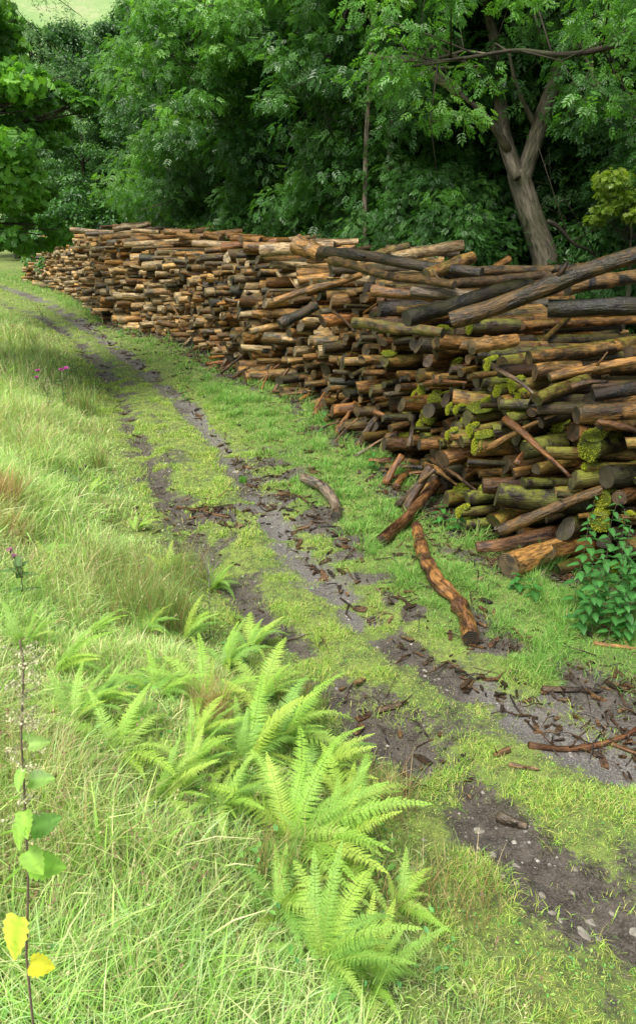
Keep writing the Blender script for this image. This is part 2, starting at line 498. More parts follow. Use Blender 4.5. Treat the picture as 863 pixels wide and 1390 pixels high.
TONES = {
    'pale tan': (.50, .38, .21), 'honey brown': (.31, .175, .06), 'orange brown': (.25, .105, .03),
    'mid brown': (.15, .070, .026), 'dark brown': (.060, .033, .016), 'blackened': (.024, .019, .017), 'grey brown': (.15, .115, .08)}
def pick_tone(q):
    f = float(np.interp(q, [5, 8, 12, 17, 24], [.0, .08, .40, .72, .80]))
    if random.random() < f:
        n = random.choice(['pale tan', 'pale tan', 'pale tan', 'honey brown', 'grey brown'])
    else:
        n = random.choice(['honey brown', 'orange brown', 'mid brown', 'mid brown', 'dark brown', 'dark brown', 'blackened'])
    c = np.array(TONES[n]) * random.uniform(.7, 1.3) * float(np.interp(q, [5.5, 9, 14], [.42, .74, 1.1]))  # near logs darkened to paint in the shade of overhanging trees
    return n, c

# settle round logs on one another, seen along their length
def pack():
    C = np.zeros((0, 3)); rnd = random.Random(11); fails = 0
    pts = []
    while fails < 260 and len(pts) < 2600:
        qt = rnd.uniform(Q0 + .1, Q1 - .1)
        r = min(.14, max(.034, rnd.gauss(.073, .023)))
        r *= float(np.interp(qt, [5, 9, 13, 20], [.80, .90, 1.0, .95]))
        A = np.array(pts) if pts else np.zeros((0, 3))
        W = A[np.abs(A[:, 0] - qt) < .42] if len(A) else A
        if len(W) > 1:
            topl = W[:, 1].max()
            W = W[W[:, 1] > topl - .75]
        c = [(qt, r)]
        if len(W):
            # touching the floor and one neighbour
            h = r; d2 = (W[:, 2] + r) ** 2 - (W[:, 1] - h) ** 2
            ok = d2 > 0; s = np.sqrt(d2[ok])
            c += [(a, h) for a in np.concatenate([W[ok, 0] - s, W[ok, 0] + s])]
            i, j = np.triu_indices(len(W), 1)
            p, q = W[i], W[j]
            dx, dy = q[:, 0] - p[:, 0], q[:, 1] - p[:, 1]; D = np.hypot(dx, dy)
            ra, rb = p[:, 2] + r, q[:, 2] + r
            ok = (D < ra + rb) & (D > 1e-6)
            p, dx, dy, D, ra, rb = p[ok], dx[ok], dy[ok], D[ok], ra[ok], rb[ok]
            t = (ra ** 2 - rb ** 2 + D ** 2) / (2 * D); hh = np.sqrt(np.maximum(ra ** 2 - t ** 2, 0))
            for sg in (1, -1):
                X = p[:, 0] + t * dx / D - sg * hh * dy / D; Y = p[:, 1] + t * dy / D + sg * hh * dx / D
                c += list(zip(X, Y))
        c = np.array(c)
        c = c[(np.abs(c[:, 0] - qt) < .3) & (c[:, 1] >= r - 1e-6) & (c[:, 0] > Q0) & (c[:, 0] < Q1)]
        if len(c) and len(A):
            N_ = A[np.abs(A[:, 0] - qt) < .8]
            if len(N_):
                dd = np.hypot(c[:, 0:1] - N_[None, :, 0], c[:, 1:2] - N_[None, :, 1]) - N_[None, :, 2] - r
                c = c[dd.min(1) > -1e-3]
        if not len(c): fails += 1; continue
        b = c[np.argmin(c[:, 1])]
        if b[1] + r > float(top_h(b[0])) + rnd.uniform(-.06, .06): fails += 1; continue
        fails = 0 if fails < 40 else fails - 4
        pts.append((b[0], b[1], r))
    return np.array(pts)
PK = pack()
print('packed', len(PK))

def place_local(o, q, a, h, yaw, pitch):
    p = QN * q + AX * a
    base = math.atan2(AX[1], AX[0])
    o.location = (p[0], p[1], h + float(0.03)); o.rotation_euler = (0, pitch, base + yaw)
def xf(v, q, a, h, yaw, pitch):
    p = QN * q + AX * a
    M = Euler((0, pitch, math.atan2(AX[1], AX[0]) + yaw)).to_matrix()
    return v @ np.array(M).T + np.array([p[0], p[1], h + .03])

def moss_tuft(mb, ctr, nrm, rad, seed, n=260, thick=.02):
    """a cushion of moss: a lumpy shell set with short fibres"""
    rg = np.random.default_rng(seed)
    nrm = np.asarray(nrm, float); nrm /= np.linalg.norm(nrm)
    a = np.cross(nrm, [0.2, .5, .9]); a /= np.linalg.norm(a); b = np.cross(nrm, a)
    m, k = 7, 16
    rr = np.linspace(0, 1, m); th = np.linspace(0, 2 * PI, k, endpoint=False)
    RR, TH = np.meshgrid(rr, th, indexing='ij')
    edge = 1 + .35 * (noise(np.cos(TH) * 2 + seed, np.sin(TH) * 2, s=seed % 50) - .5)
    hgt = thick * np.sqrt(np.maximum(1 - RR ** 2, 0)) * (1 + .9 * (noise(RR * np.cos(TH) * 3 + 9, RR * np.sin(TH) * 3 + seed, s=5) - .5))
    V = ctr + (a * (RR * edge * np.cos(TH))[..., None] + b * (RR * edge * np.sin(TH))[..., None]) * rad + nrm * (hgt - .004)[..., None]
    i = np.arange(m - 1)[:, None] * k; j = np.arange(k)[None]; j2 = (j + 1) % k
    q = np.stack([i + j, i + k + j, i + k + j2, i + j2], -1).reshape(-1, 4)
    mb.add(V.reshape(-1, 3), [q], 0, col=np.array([.10, .125, .015]))
    rad_ = np.sqrt(rg.random(n)); t = rg.random(n) * 2 * PI
    e2 = 1 + .35 * (noise(np.cos(t) * 2 + seed, np.sin(t) * 2, s=seed % 50) - .5)
    base = ctr + (a * (rad_ * e2 * np.cos(t))[:, None] + b * (rad_ * e2 * np.sin(t))[:, None]) * rad + nrm * (thick * np.sqrt(np.maximum(1 - rad_ ** 2, 0)))[:, None]
    d = nrm + .9 * rg.normal(size=(n, 3)) * .6 + (a * (rad_ * np.cos(t))[:, None] + b * (rad_ * np.sin(t))[:, None]) * .8
    d /= np.linalg.norm(d, axis=1)[:, None]
    w = np.cross(d, rg.normal(size=(n, 3))); w /= np.linalg.norm(w, axis=1)[:, None]
    l = rg.uniform(.006, .015, n)[:, None]
    V = np.stack([base - w * .003, base + w * .003, base + d * l], 1).reshape(-1, 3)
    cc = np.repeat(np.array([.42, .45, .04]) * rg.uniform(.5, 1.4, (n, 1)), 3, 0)
    mb.add(V, [np.arange(3 * n).reshape(-1, 3)], 0, col=cc)

ORD = 'first second third fourth fifth sixth seventh eighth ninth tenth eleventh twelfth thirteenth fourteenth fifteenth sixteenth seventeenth eighteenth nineteenth'.split()
TENS = {2: ('twenty', 'twentieth'), 3: ('thirty', 'thirtieth'), 4: ('forty', 'fortieth'), 5: ('fifty', 'fiftieth'), 6: ('sixty', 'sixtieth')}
def ordinal(n):
    if n < 20: return ORD[n - 1]
    t, u = divmod(n, 10)
    return TENS[t][1] if u == 0 else TENS[t][0] + '-' + ORD[u - 1]

info = []
for i, (q, h, r) in enumerate(PK):
    jit = random.triangular(-.34, .50, .06) + .18 * h + (random.uniform(.15, .35) if random.random() < .1 else 0)
    L = random.uniform(1.5, 2.3); ysys = float(np.interp(q, [5, 8, 13], [.06, .06, .06]))
    yaw = ysys + random.gauss(0, .18); pit = random.gauss(0, .06)
    if random.random() < .12: yaw += random.choice((-1, 1)) * random.uniform(.2, .5)
    a = float(face_a(q)) + jit
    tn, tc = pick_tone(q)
    p = QN * q + AX * a
    inframe = True
    dcam = math.hypot(p[0], p[1])
    fwd = p[1] * cth + (CAMH - h) * sth
    px = 431.5 + F * p[0] / fwd
    info.append(dict(q=q, h=h, r=r, a=a, L=L, yaw=yaw, pit=pit, tn=tn, tc=tc, d=dcam, px=px, i=i))
cand = [c for c in info if c['px'] < 870]
cand.sort(key=lambda c: -(c['r'] / c['d']) * (1 / c['d']))
N_IND = 272
ind = cand[:N_IND]; ind_ids = {c['i'] for c in ind}
rest = [c for c in info if c['i'] not in ind_ids]
for c in ind:
    if c['q'] < 11 and random.random() < .8:
        c['L'] = random.uniform(.38, .95)
        ex = dict(c); ex['a'] = c['a'] + c['L'] * .985 + random.uniform(.02, .12); ex['L'] = random.uniform(.9, 1.5); ex['r'] = c['r'] * random.uniform(.6, 1.0)
        ex['yaw'] = random.gauss(0, .07); ex['pit'] = random.gauss(0, .03); ex['tn'], ex['tc'] = pick_tone(c['q']); ex['i'] = c['i'] + 20000; rest.append(ex)
courses = {}
for c in ind:
    k = int(c['h'] / .2); courses.setdefault(k, []).append(c)
for k, l in courses.items():
    l.sort(key=lambda c: c['q'])
    for n, c in enumerate(l): c['course'] = k; c['rank'] = n + 1
CN = ['bottom', 'second', 'third', 'fourth', 'fifth', 'sixth', 'seventh', 'eighth', 'ninth', 'tenth', 'top']
maxk = max(courses)
for c in ind:
    near = c['d'] < 7.6
    mossy = (c['d'] < 8.0 and c['px'] > 560 and random.random() < .42) or (c['d'] < 12 and random.random() < .12)
    blob = mossy and random.random() < .5
    mo = random.uniform(.25, .55) if mossy else (random.uniform(0, .12) if c['d'] < 9 else 0)
    rr_ = c['r'] * random.uniform(.76, .97)
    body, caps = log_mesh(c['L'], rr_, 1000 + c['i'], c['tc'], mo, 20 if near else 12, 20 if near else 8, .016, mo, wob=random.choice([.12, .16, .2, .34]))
    size = 'thin' if c['r'] < .055 else 'slim' if c['r'] < .072 else 'stout' if c['r'] < .09 else 'thick' if c['r'] < .112 else 'very thick'
    row = 'bottom course' if c['course'] == 0 else ordinal(c['course'] + 1) + ' course up'
    lab = f"{size} {c['tn']} log{', mossy' if mossy else ''}, {ordinal(c['rank'])} from near end of {row}"
    m_ = MB(); m_.add(body[0], body[1], 0, **body[2]); m_.add(caps[1][0], caps[1][1], 1, **caps[1][2])
    o = m_.build('stacked_log', [M_LOG, M_CUT]); place_local(o, c['q'], c['a'], c['h'], c['yaw'], c['pit'])
    tag(o, lab, 'log', 'cut logs stacked beside the track')
    e = MB(); e.add(caps[0][0], caps[0][1], 0, **caps[0][2])
    e.build('cut_end', M_CUT, o)
    if blob:
        mm = MB(); sd = 50 + c['i']
        typ = random.random()
        if typ < .6:
            moss_tuft(mm, np.array([.0, 0, c['r'] * .1]), (-1, 0, .15), c['r'] * random.uniform(.7, 1.1), sd, 520, .016)
            moss_tuft(mm, np.array([.05, 0, c['r'] * .93]), (-.3, 0, 1), c['r'] * .8, sd + 1, 300, .014)
        else:
            moss_tuft(mm, np.array([random.uniform(.05, .25), random.uniform(-.3, .3) * c['r'], c['r'] * .92]), (-.1, -.2, 1), c['r'] * random.uniform(.7, 1.2), sd, 360, .013)
        mm.build('moss', M_GRASS, o)
mb = MB()
for c in rest:
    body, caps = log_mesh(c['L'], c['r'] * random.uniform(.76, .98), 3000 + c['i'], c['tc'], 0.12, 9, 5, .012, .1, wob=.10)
    args = (c['q'], c['a'], c['h'], c['yaw'], c['pit'])
    mb.add(xf(body[0], *args), body[1], 0, **body[2])
    for k in (0, 1): mb.add(xf(caps[k][0], *args), caps[k][1], 1, **caps[k][2])
tag(mb.build('log_stack', [M_LOG, M_CUT]), 'far stretch of the long stack of cut logs, paler and too many to single out', 'log stack', kind='stuff')

def free_log(name, P, r, tone, label, cat='log', group=None, seed=1, moss=0.0, k=12, n=None, wob=.12, r2=None, ends=True, twigs=0, knots=0, peel=.2):
    """a log or branch through the points P (its ends and bends)"""
    P = np.asarray(P, float)
    n = n or max(8, 5 * len(P))
    t = np.linspace(0, 1, len(P)); tt = np.linspace(0, 1, n)
    if len(P) > 2:
        Q = np.stack([np.interp(tt, t, P[:, i]) for i in range(3)], 1)
        for _ in range(2): Q[1:-1] = (Q[:-2] + 2 * Q[1:-1] + Q[2:]) / 4
    else:
        Q = np.stack([np.interp(tt, t, P[:, i]) for i in range(3)], 1)
    rs = random.Random(seed)
    ln = np.linalg.norm(Q[-1] - Q[0])
    Q[:, 2] += .006 * ln * np.sin(tt * 9 + seed); Q[:, 0] += .006 * ln * np.sin(tt * 7 + seed * 2)
    rad = np.interp(tt, [0, 1], [r, r2 if r2 is not None else r * .85])
    for _ in range(knots):
        c_ = rs.random(); rad = rad * (1 + .22 * np.exp(-((tt - c_) / .035) ** 2))
    base = Q[0].copy(); Q = Q - base
    off = np.array([rs.uniform(-40, 40) for _ in range(3)])
    m_ = MB(); k_ = k
    tube(m_, Q, rad, k_, wob, seed, 0, not ends, off, lco=True, col=np.array([*tone, peel]), moss=moss)
    for _ in range(twigs):
        c_ = rs.uniform(.15, .95); i = int(c_ * (n - 1)); d = np.array([rs.uniform(-1, 1), rs.uniform(-1, 1), rs.uniform(-.1, 1)]); d /= np.linalg.norm(d)
        l = rs.uniform(.5, 1.5) * r * 5
        tube(m_, np.array([Q[i], Q[i] + d * l * .5, Q[i] + d * l + np.array([0, 0, .1 * l])]), [rad[i] * .4, rad[i] * .3, rad[i] * .15], 5, 0, 1, 0, True, off, lco=True, col=np.array(tone), moss=0.0)
    o = m_.build(name, [M_LOG, M_CUT], loc=base)
    tag(o, label, cat, group)
    if ends:
        _, T, N, B = frames(Q)
        for e in (0, -1):
            i0 = 0 if e == 0 else (n - 1) * k_
            ring = m_.v[0][i0:i0 + k_]; ctr = ring.mean(0) - T[e] * (0.004 if e == 0 else -.004)
            th = np.linspace(0, 2 * PI, k_, endpoint=False)
            ll = np.concatenate([np.stack([rad[e] * np.cos(th), rad[e] * np.sin(th), 0 * th], 1), [[0, 0, 0]]]) + np.array([0, 0, off[2]])
            jj = np.arange(k_); jn = (jj + 1) % k_
            f = np.stack([jj, jn, np.full(k_, k_)], -1)
            c_ = MB(); c_.add(np.concatenate([ring, [ctr]]), [f if e else f[:, ::-1]], 0, lco=ll, col=np.array(tone) * 1.2 + .02, moss=moss)
            c_.build('cut_end', M_CUT, o)
    return o

T_ = TONES
TOP = 'long logs thrown loosely on top of the stack'
tl = [
 ([pz(436, 341, 9.3), pz(540, 355, 8.4), pz(655, 372, 7.8)], .064, 'blackened', 'long straight black log lying on the top of the stack at its middle'),
 ([pz(448, 354, 8.9), pz(520, 372, 8.0), pz(615, 388, 7.2)], .05, 'dark brown', 'long brown log lying just below the straight black log on the stack top'),
 ([pz(578, 374, 7.9), pz(641, 349, 8.2)], .075, 'mid brown', 'short thick grey brown log with its sawn end tipped up and facing right'),
 ([pz(552, 434, 6.3), pz(640, 405, 6.6), pz(720, 385, 7.0)], .07, 'blackened', 'fat wet black log slanting up over the top of the stack'),
 ([pz(612, 436, 6.0), pz(720, 396, 5.9), pz(863, 347, 5.7), pz(960, 318, 5.6)], .070, 'dark brown', 'long heavy brown trunk rising towards the right over the whole stack top'),
 ([pz(742, 418, 5.9), pz(865, 416, 5.7), pz(960, 418, 5.6)], .07, 'blackened', 'dark split-ended log lying level above the mossy row at the near end'),
 ([pz(600, 374, 8.2), pz(700, 366, 8.4), pz(795, 364, 8.6)], .055, 'blackened', 'long thin black log lying level along the back of the stack top'),
 ([pz(598, 389, 7.6), pz(660, 381, 7.8), pz(745, 374, 8.0)], .055, 'dark brown', 'brown log lying just in front of the long thin black log'),
 ([pz(768, 392, 7.0), pz(870, 372, 7.2), pz(960, 362, 7.3)], .07, 'blackened', 'black log lying behind the heavy rising trunk'),
 ([pz(404, 333, 10.6), pz(436, 345, 10.3)], .13, 'honey brown', 'short fat tan butt log perched on the crest of the stack'),
 ([pz(492, 351, 9.4), pz(553, 334, 9.9)], .06, 'grey brown', 'grey brown log tipped upward behind the straight black log'),
 ([pz(530, 349, 9.6), pz(574, 342, 9.7)], .065, 'pale tan', 'pale orange log end lying behind the straight black log'),
 ([pz(372, 408, 8.6), pz(440, 388, 8.6), pz(490, 374, 8.8)], .04, 'honey brown', 'thin tan pole lying across the ends at the middle of the stack'),
 ([pz(380, 440, 8.2), pz(430, 415, 8.4)], .06, 'blackened', 'short black log jammed at a slant into the middle of the stack face'),
 ([pz(480, 438, 7.3), pz(600, 452, 6.7)], .055, 'dark brown', 'brown log with a torn end lying level below the fat wet black log'),
 ([pz(505, 395, 7.9), pz(590, 402, 7.6)], .06, 'mid brown', 'mid brown log lying level on the stack below the long brown one'),
 ([pz(560, 396, 7.6), pz(650, 402, 7.2)], .055, 'grey brown', 'grey log half hidden under the fat wet black log'),
 ([pz(660, 372, 8.9), pz(690, 352, 9.2)], .05, 'mid brown', 'short brown log standing out at a slant at the back of the stack top'),
 ([pz(700, 384, 7.9), pz(800, 374, 8.2)], .05, 'dark brown', 'slim dark brown log behind the rising trunk, lying level'),
 ([pz(640, 470, 5.75), pz(700, 462, 5.9)], .062, 'honey brown', 'honey coloured log with a pale flank below the heavy rising trunk'),
 ([pz(745, 512, 5.25), pz(800, 500, 5.3), pz(880, 487, 5.35)], .033, 'honey brown', 'long thin barkless pole lying over the mossy ends at the near end'),
 ([pz(676, 722, 5.15), pz(745, 692, 5.1), pz(822, 662, 5.15)], .045, 'dark brown', 'slanting wet brown pole leaning across the bottom courses of the stack'),
]
for i, (P, r, tn, lab) in enumerate(tl):
    free_log('loose_log', P, r, np.array(T_[tn]) * (random.uniform(.9, 1.15) if i not in (3, 4, 5) else .38), lab, 'log', TOP, 200 + i, moss=.25 if i in (2, 14, 10) else 0.05, n=16, twigs=1 if i % 4 == 0 else 0, knots=2, peel=[.1, .3, .5, .05, .35, .05][i] if i < 6 else random.random() * .6)

# loose logs along the far crest
k = 0
for px, py, y, dx, dz, r, tn in [(150, 316, 21, 2.2, -.05, .08, 'pale tan'), (205, 322, 19, 2.0, .02, .075, 'pale tan'), (243, 324, 17, 1.4, .16, .07, 'honey brown'), (262, 332, 15.5, 2.1, 0, .08, 'pale tan'),
                                 (118, 318, 22, 1.5, .06, .07, 'grey brown'), (300, 336, 14, 1.0, .1, .09, 'orange brown'), (330, 335, 12.8, 1.1, -.04, .09, 'honey brown'), (355, 340, 11.6, 1.1, .06, .1, 'pale tan'), (96, 312, 23, 1.3, -.1, .08, 'pale tan'), (182, 312, 20.5, 1.6, .08, .06, 'grey brown')]:
    p = pz(px, py, y)
    lab = ['pale log lying askew on the far crest under the dark trees', 'long pale log, second of those lying on the far crest', 'tan log with one end tipped up on the far crest', 'long pale log lying level where the crest bends', 'grey log on the crest above the far end of the stack',
           'reddish log lying on the crest beyond the fat tan butt log', 'honey coloured log lying beside the reddish one on the crest', 'thick pale log just beyond the fat tan butt log', 'pale log sloping down at the far end of the crest', 'thin grey log at the back of the far crest'][k]
    free_log('loose_log', [p, p + np.array([dx, .3 * random.uniform(-1, 1), dz])], r, np.array(T_[tn]), lab, 'log', TOP, 300 + k, n=8); k += 1

for i in range(16):
    q_ = float(np.interp(i, [0, 15], [9.5, 24])) + random.uniform(-.3, .3); a_ = float(face_a(q_)) + random.uniform(.5, 1.3)
    p_ = QN * q_ + AX * a_; an_ = random.uniform(-.9, .9); l_ = random.uniform(.5, 1.3); z_ = float(top_h(q_)) + .07 + random.uniform(0, .06)
    free_log('loose_log', [np.array([*p_, z_]), np.array([p_[0] + l_ * math.cos(an_), p_[1] + l_ * math.sin(an_), z_ + random.uniform(-.08, .16)])], random.uniform(.05, .085), np.array(T_[random.choice(['pale tan', 'honey brown', 'grey brown'])]),
             f'loose log on the crest behind the straight black log, {ordinal(i + 1)} of these going away', 'log', TOP, 340 + i, n=8)
for i in range(38):
    q_ = Q0 + .9 + (i / 38) ** 1.2 * 12; h_ = random.uniform(.25, 1.5); a_ = float(face_a(q_)) + .18 * h_ - random.uniform(.0, .22)
    p_ = np.array([*(QN * q_ + AX * a_), h_]); an_ = random.uniform(-1.2, 1.2); l_ = random.uniform(.35, 1.0); tl_ = random.uniform(-.55, .55)
    dv = (AX * math.cos(an_) * .45 + QN * math.sin(an_)) * l_ * math.cos(tl_)
    free_log('jutting_pole', [p_, p_ + np.array([*dv * .5, l_ * .5 * math.sin(tl_) + .02]), p_ + np.array([*dv, l_ * math.sin(tl_)])], random.uniform(.014, .038), np.array(T_[random.choice(['honey brown', 'mid brown', 'dark brown', 'grey brown', 'orange brown'])]) * random.uniform(.8, 1.4),
             f"{'thin' if l_ < .6 else 'long'} crooked pole stuck {'low' if h_ < .6 else 'halfway up' if h_ < 1.1 else 'high'} in the face, {ordinal(i + 1)} from near end", 'pole', 'crooked poles jammed among the log ends', 600 + i, k=8, n=10, ends=False, wob=.3, r2=.012)
# logs and poles lying on the ground
for i in range(26):
    q_ = 5.9 + (i / 26) ** 1.1 * 7.5; a_ = float(face_a(q_)) - random.uniform(.10, .45); p_ = QN * q_ + AX * a_; z_ = float(H(p_[0], p_[1])) + .02
    e_ = QN * (q_ + random.uniform(-.35, .35)) + AX * (a_ + random.uniform(.2, .5)); l_ = random.uniform(.05, .42); r_ = random.uniform(.012, .042)
    A_ = np.array([*p_, z_ + r_ * .5]); B_ = np.array([*e_, z_ + l_])
    free_log('broken_pole', [A_, (A_ + B_) / 2 + np.array([0, .02, .015]), B_], r_, np.array(T_[random.choice(['mid brown', 'dark brown', 'orange brown', 'grey brown', 'blackened'])]) * random.uniform(.9, 1.5),
             f"{'thick' if r_ > .028 else 'thin'} broken piece {'propped against' if l_ > .2 else 'lying before'} the foot of the stack, {ordinal(i + 1)} from the near end", 'pole', 'broken poles and bark shards propped at the foot of the stack', 700 + i, k=8, n=10, ends=False, wob=.36, peel=.4, r2=r_ * .7)
def gl(px, py, lift): p = on(px, py); p[2] += lift; return p
free_log('fallen_log', [gl(412, 655, .05), gl(438, 668, .06), gl(455, 690, .05), gl(456, 708, .045)], .055, (.20, .175, .15), 'short curved grey log lying on the muddy verge at the middle of the stack', seed=11, k=16, n=18, wob=.08)
free_log('fallen_log', [gl(566, 722, .05), gl(574, 765, .05), gl(590, 800, .055), gl(620, 822, .05), gl(634, 850, .05), gl(639, 878, .055)], .042, (.13, .062, .034), 'long crooked wet log with peeling reddish bark lying on the verge', seed=12, k=16, n=46, wob=.34, r2=.058, knots=7, peel=.75)
free_log('fallen_log', [gl(516, 742, .05), gl(555, 712, .08), gl(592, 672, .14)], .052, (.15, .075, .035), 'straight wet brown log lying against the foot of the stack', seed=13, k=14, n=18, wob=.12, r2=.045)
free_log('fallen_log', [gl(645, 752, .05), gl(700, 752, .09), gl(778, 742, .14)], .045, (.20, .10, .045), 'reddish ended log lying on the grass at the foot of the stack', seed=14, k=14, n=18, wob=.1, r2=.085)
free_log('fallen_log', [gl(688, 785, .10), gl(740, 768, .12), gl(800, 757, .14)], .10, (.21, .135, .06), 'broad split ochre butt lying on the grass in front of the stack', seed=15, k=16, n=14, wob=.3, r2=.07, peel=.8)
SH = 'broken poles and bark shards propped at the foot of the stack'
shards = [(522, 660, 545, 618, .038, 'orange brown', 'slanting reddish shard, upper of the two beside the straight wet log'), (548, 700, 584, 632, .045, 'dark brown', 'dark slanting pole just behind the straight wet log'),
          (540, 690, 560, 662, .018, 'grey brown', 'thin grey sliver between the slanting pole and the grass'), (500, 628, 540, 642, .014, 'mid brown', 'thin brown stick lying on the grass left of the shards'),
          (455, 585, 482, 560, .03, 'honey brown', 'tan stick leaning on the stack where it bends'), (250, 470, 292, 428, .035, 'pale tan', 'pale pole leaning on the stack beside its far half'),
          (300, 500, 322, 470, .03, 'grey brown', 'grey pole leaning on the stack beside its middle'), (430, 555, 475, 520, .04, 'dark brown', 'dark log slanting out of the face near the middle'),
          (38, 383, 44, 350, .035, 'honey brown', 'tan post propped upright against the far end of the stack'), (66, 388, 92, 372, .03, 'grey brown', 'grey stick leaning on the far end of the stack'),
          (575, 668, 600, 640, .03, 'blackened', 'black stick leaning on the face above the straight wet log'), (370, 535, 392, 500, .028, 'mid brown', 'brown stick leaning on the stack above the fern-free verge')]
for i, (x1, y1, x2, y2, r, tn, lab) in enumerate(shards):
    a = gl(x1, y1, r * .6); b = pz(x2, y2, a[1] + .18)
    free_log('broken_pole', [a, (a + b) / 2 + np.array([.01, .02, .02]), b], r, np.array(T_[tn]), lab.replace('above the fern-free verge', 'where the verge is greenest'), 'pole', SH, 400 + i, k=8, n=10, ends=False, wob=.3)

# branches on the ground
BR = 'fallen branches lying on the track and verge'
br = [([(716, 1014), (760, 1020), (800, 1018), (845, 1005), (863, 990)], .018, (.14, .055, .025), 'reddish forked branch lying across the right wheel rut'),
      ([(690, 1020), (670, 1028)], .018, (.12, .075, .04), 'short brown stub lying on the grass strip beside the forked branch'),
      ([(512, 968), (535, 962), (552, 955)], .02, (.07, .05, .035), 'dark stick lying across the left wheel rut'),
      ([(690, 1040), (712, 1044), (730, 1046)], .013, (.26, .17, .09), 'pale piece of bark lying on the grass strip'),
      ([(675, 1112), (695, 1120), (715, 1126)], .026, (.13, .10, .07), 'grey splintered block of wood in the left rut'),
      ([(805, 875), (840, 880), (875, 885)], .016, (.38, .20, .06), 'pale orange barkless stick in the grass by the nettles'),
      ([(735, 938), (770, 940), (790, 938)], .022, (.10, .075, .055), 'dark log piece lying in the mud near the right rut'),
      ([(240, 690), (275, 695), (310, 704)], .016, (.20, .11, .05), 'brown sliver of bark lying across the middle of the track'),
      ([(255, 706), (285, 700), (300, 690)], .012, (.24, .14, .07), 'thin tan sliver of bark crossing the brown one on the track'),
      ([(385, 668), (408, 676), (430, 690)], .012, (.12, .08, .05), 'thin brown branch lying beside the short curved grey log'),
      ([(590, 760), (618, 752), (630, 735)], .010, (.05, .035, .025), 'dark twiggy branch standing out of the grass near the stack'),
      ([(600, 805), (560, 790), (520, 792)], .012, (.07, .05, .035), 'dark branch lying in the bark litter left of the crooked log'),
      ([(820, 1008), (850, 1020), (880, 1030)], .014, (.16, .08, .04), 'reddish stick at the frame edge beside the forked branch'),
      ([(150, 415), (175, 440), (190, 452)], .02, (.12, .08, .05), 'brown stick lying on the verge at the far half of the stack'),
      ([(500, 545), (470, 560), (440, 548)], .012, (.12, .08, .05), 'crooked twig lying against the foot of the stack')]
for i, (pts, r, tone, lab) in enumerate(br):
    free_log('fallen_branch', [gl(x, y, r * .7) for x, y in pts], r, tone, lab.replace(' at the frame edge', ''), 'branch', BR, 500 + i, k=7, n=14, ends=False, twigs=4 if i in (0, 10) else 1, wob=.25, r2=r * .6)

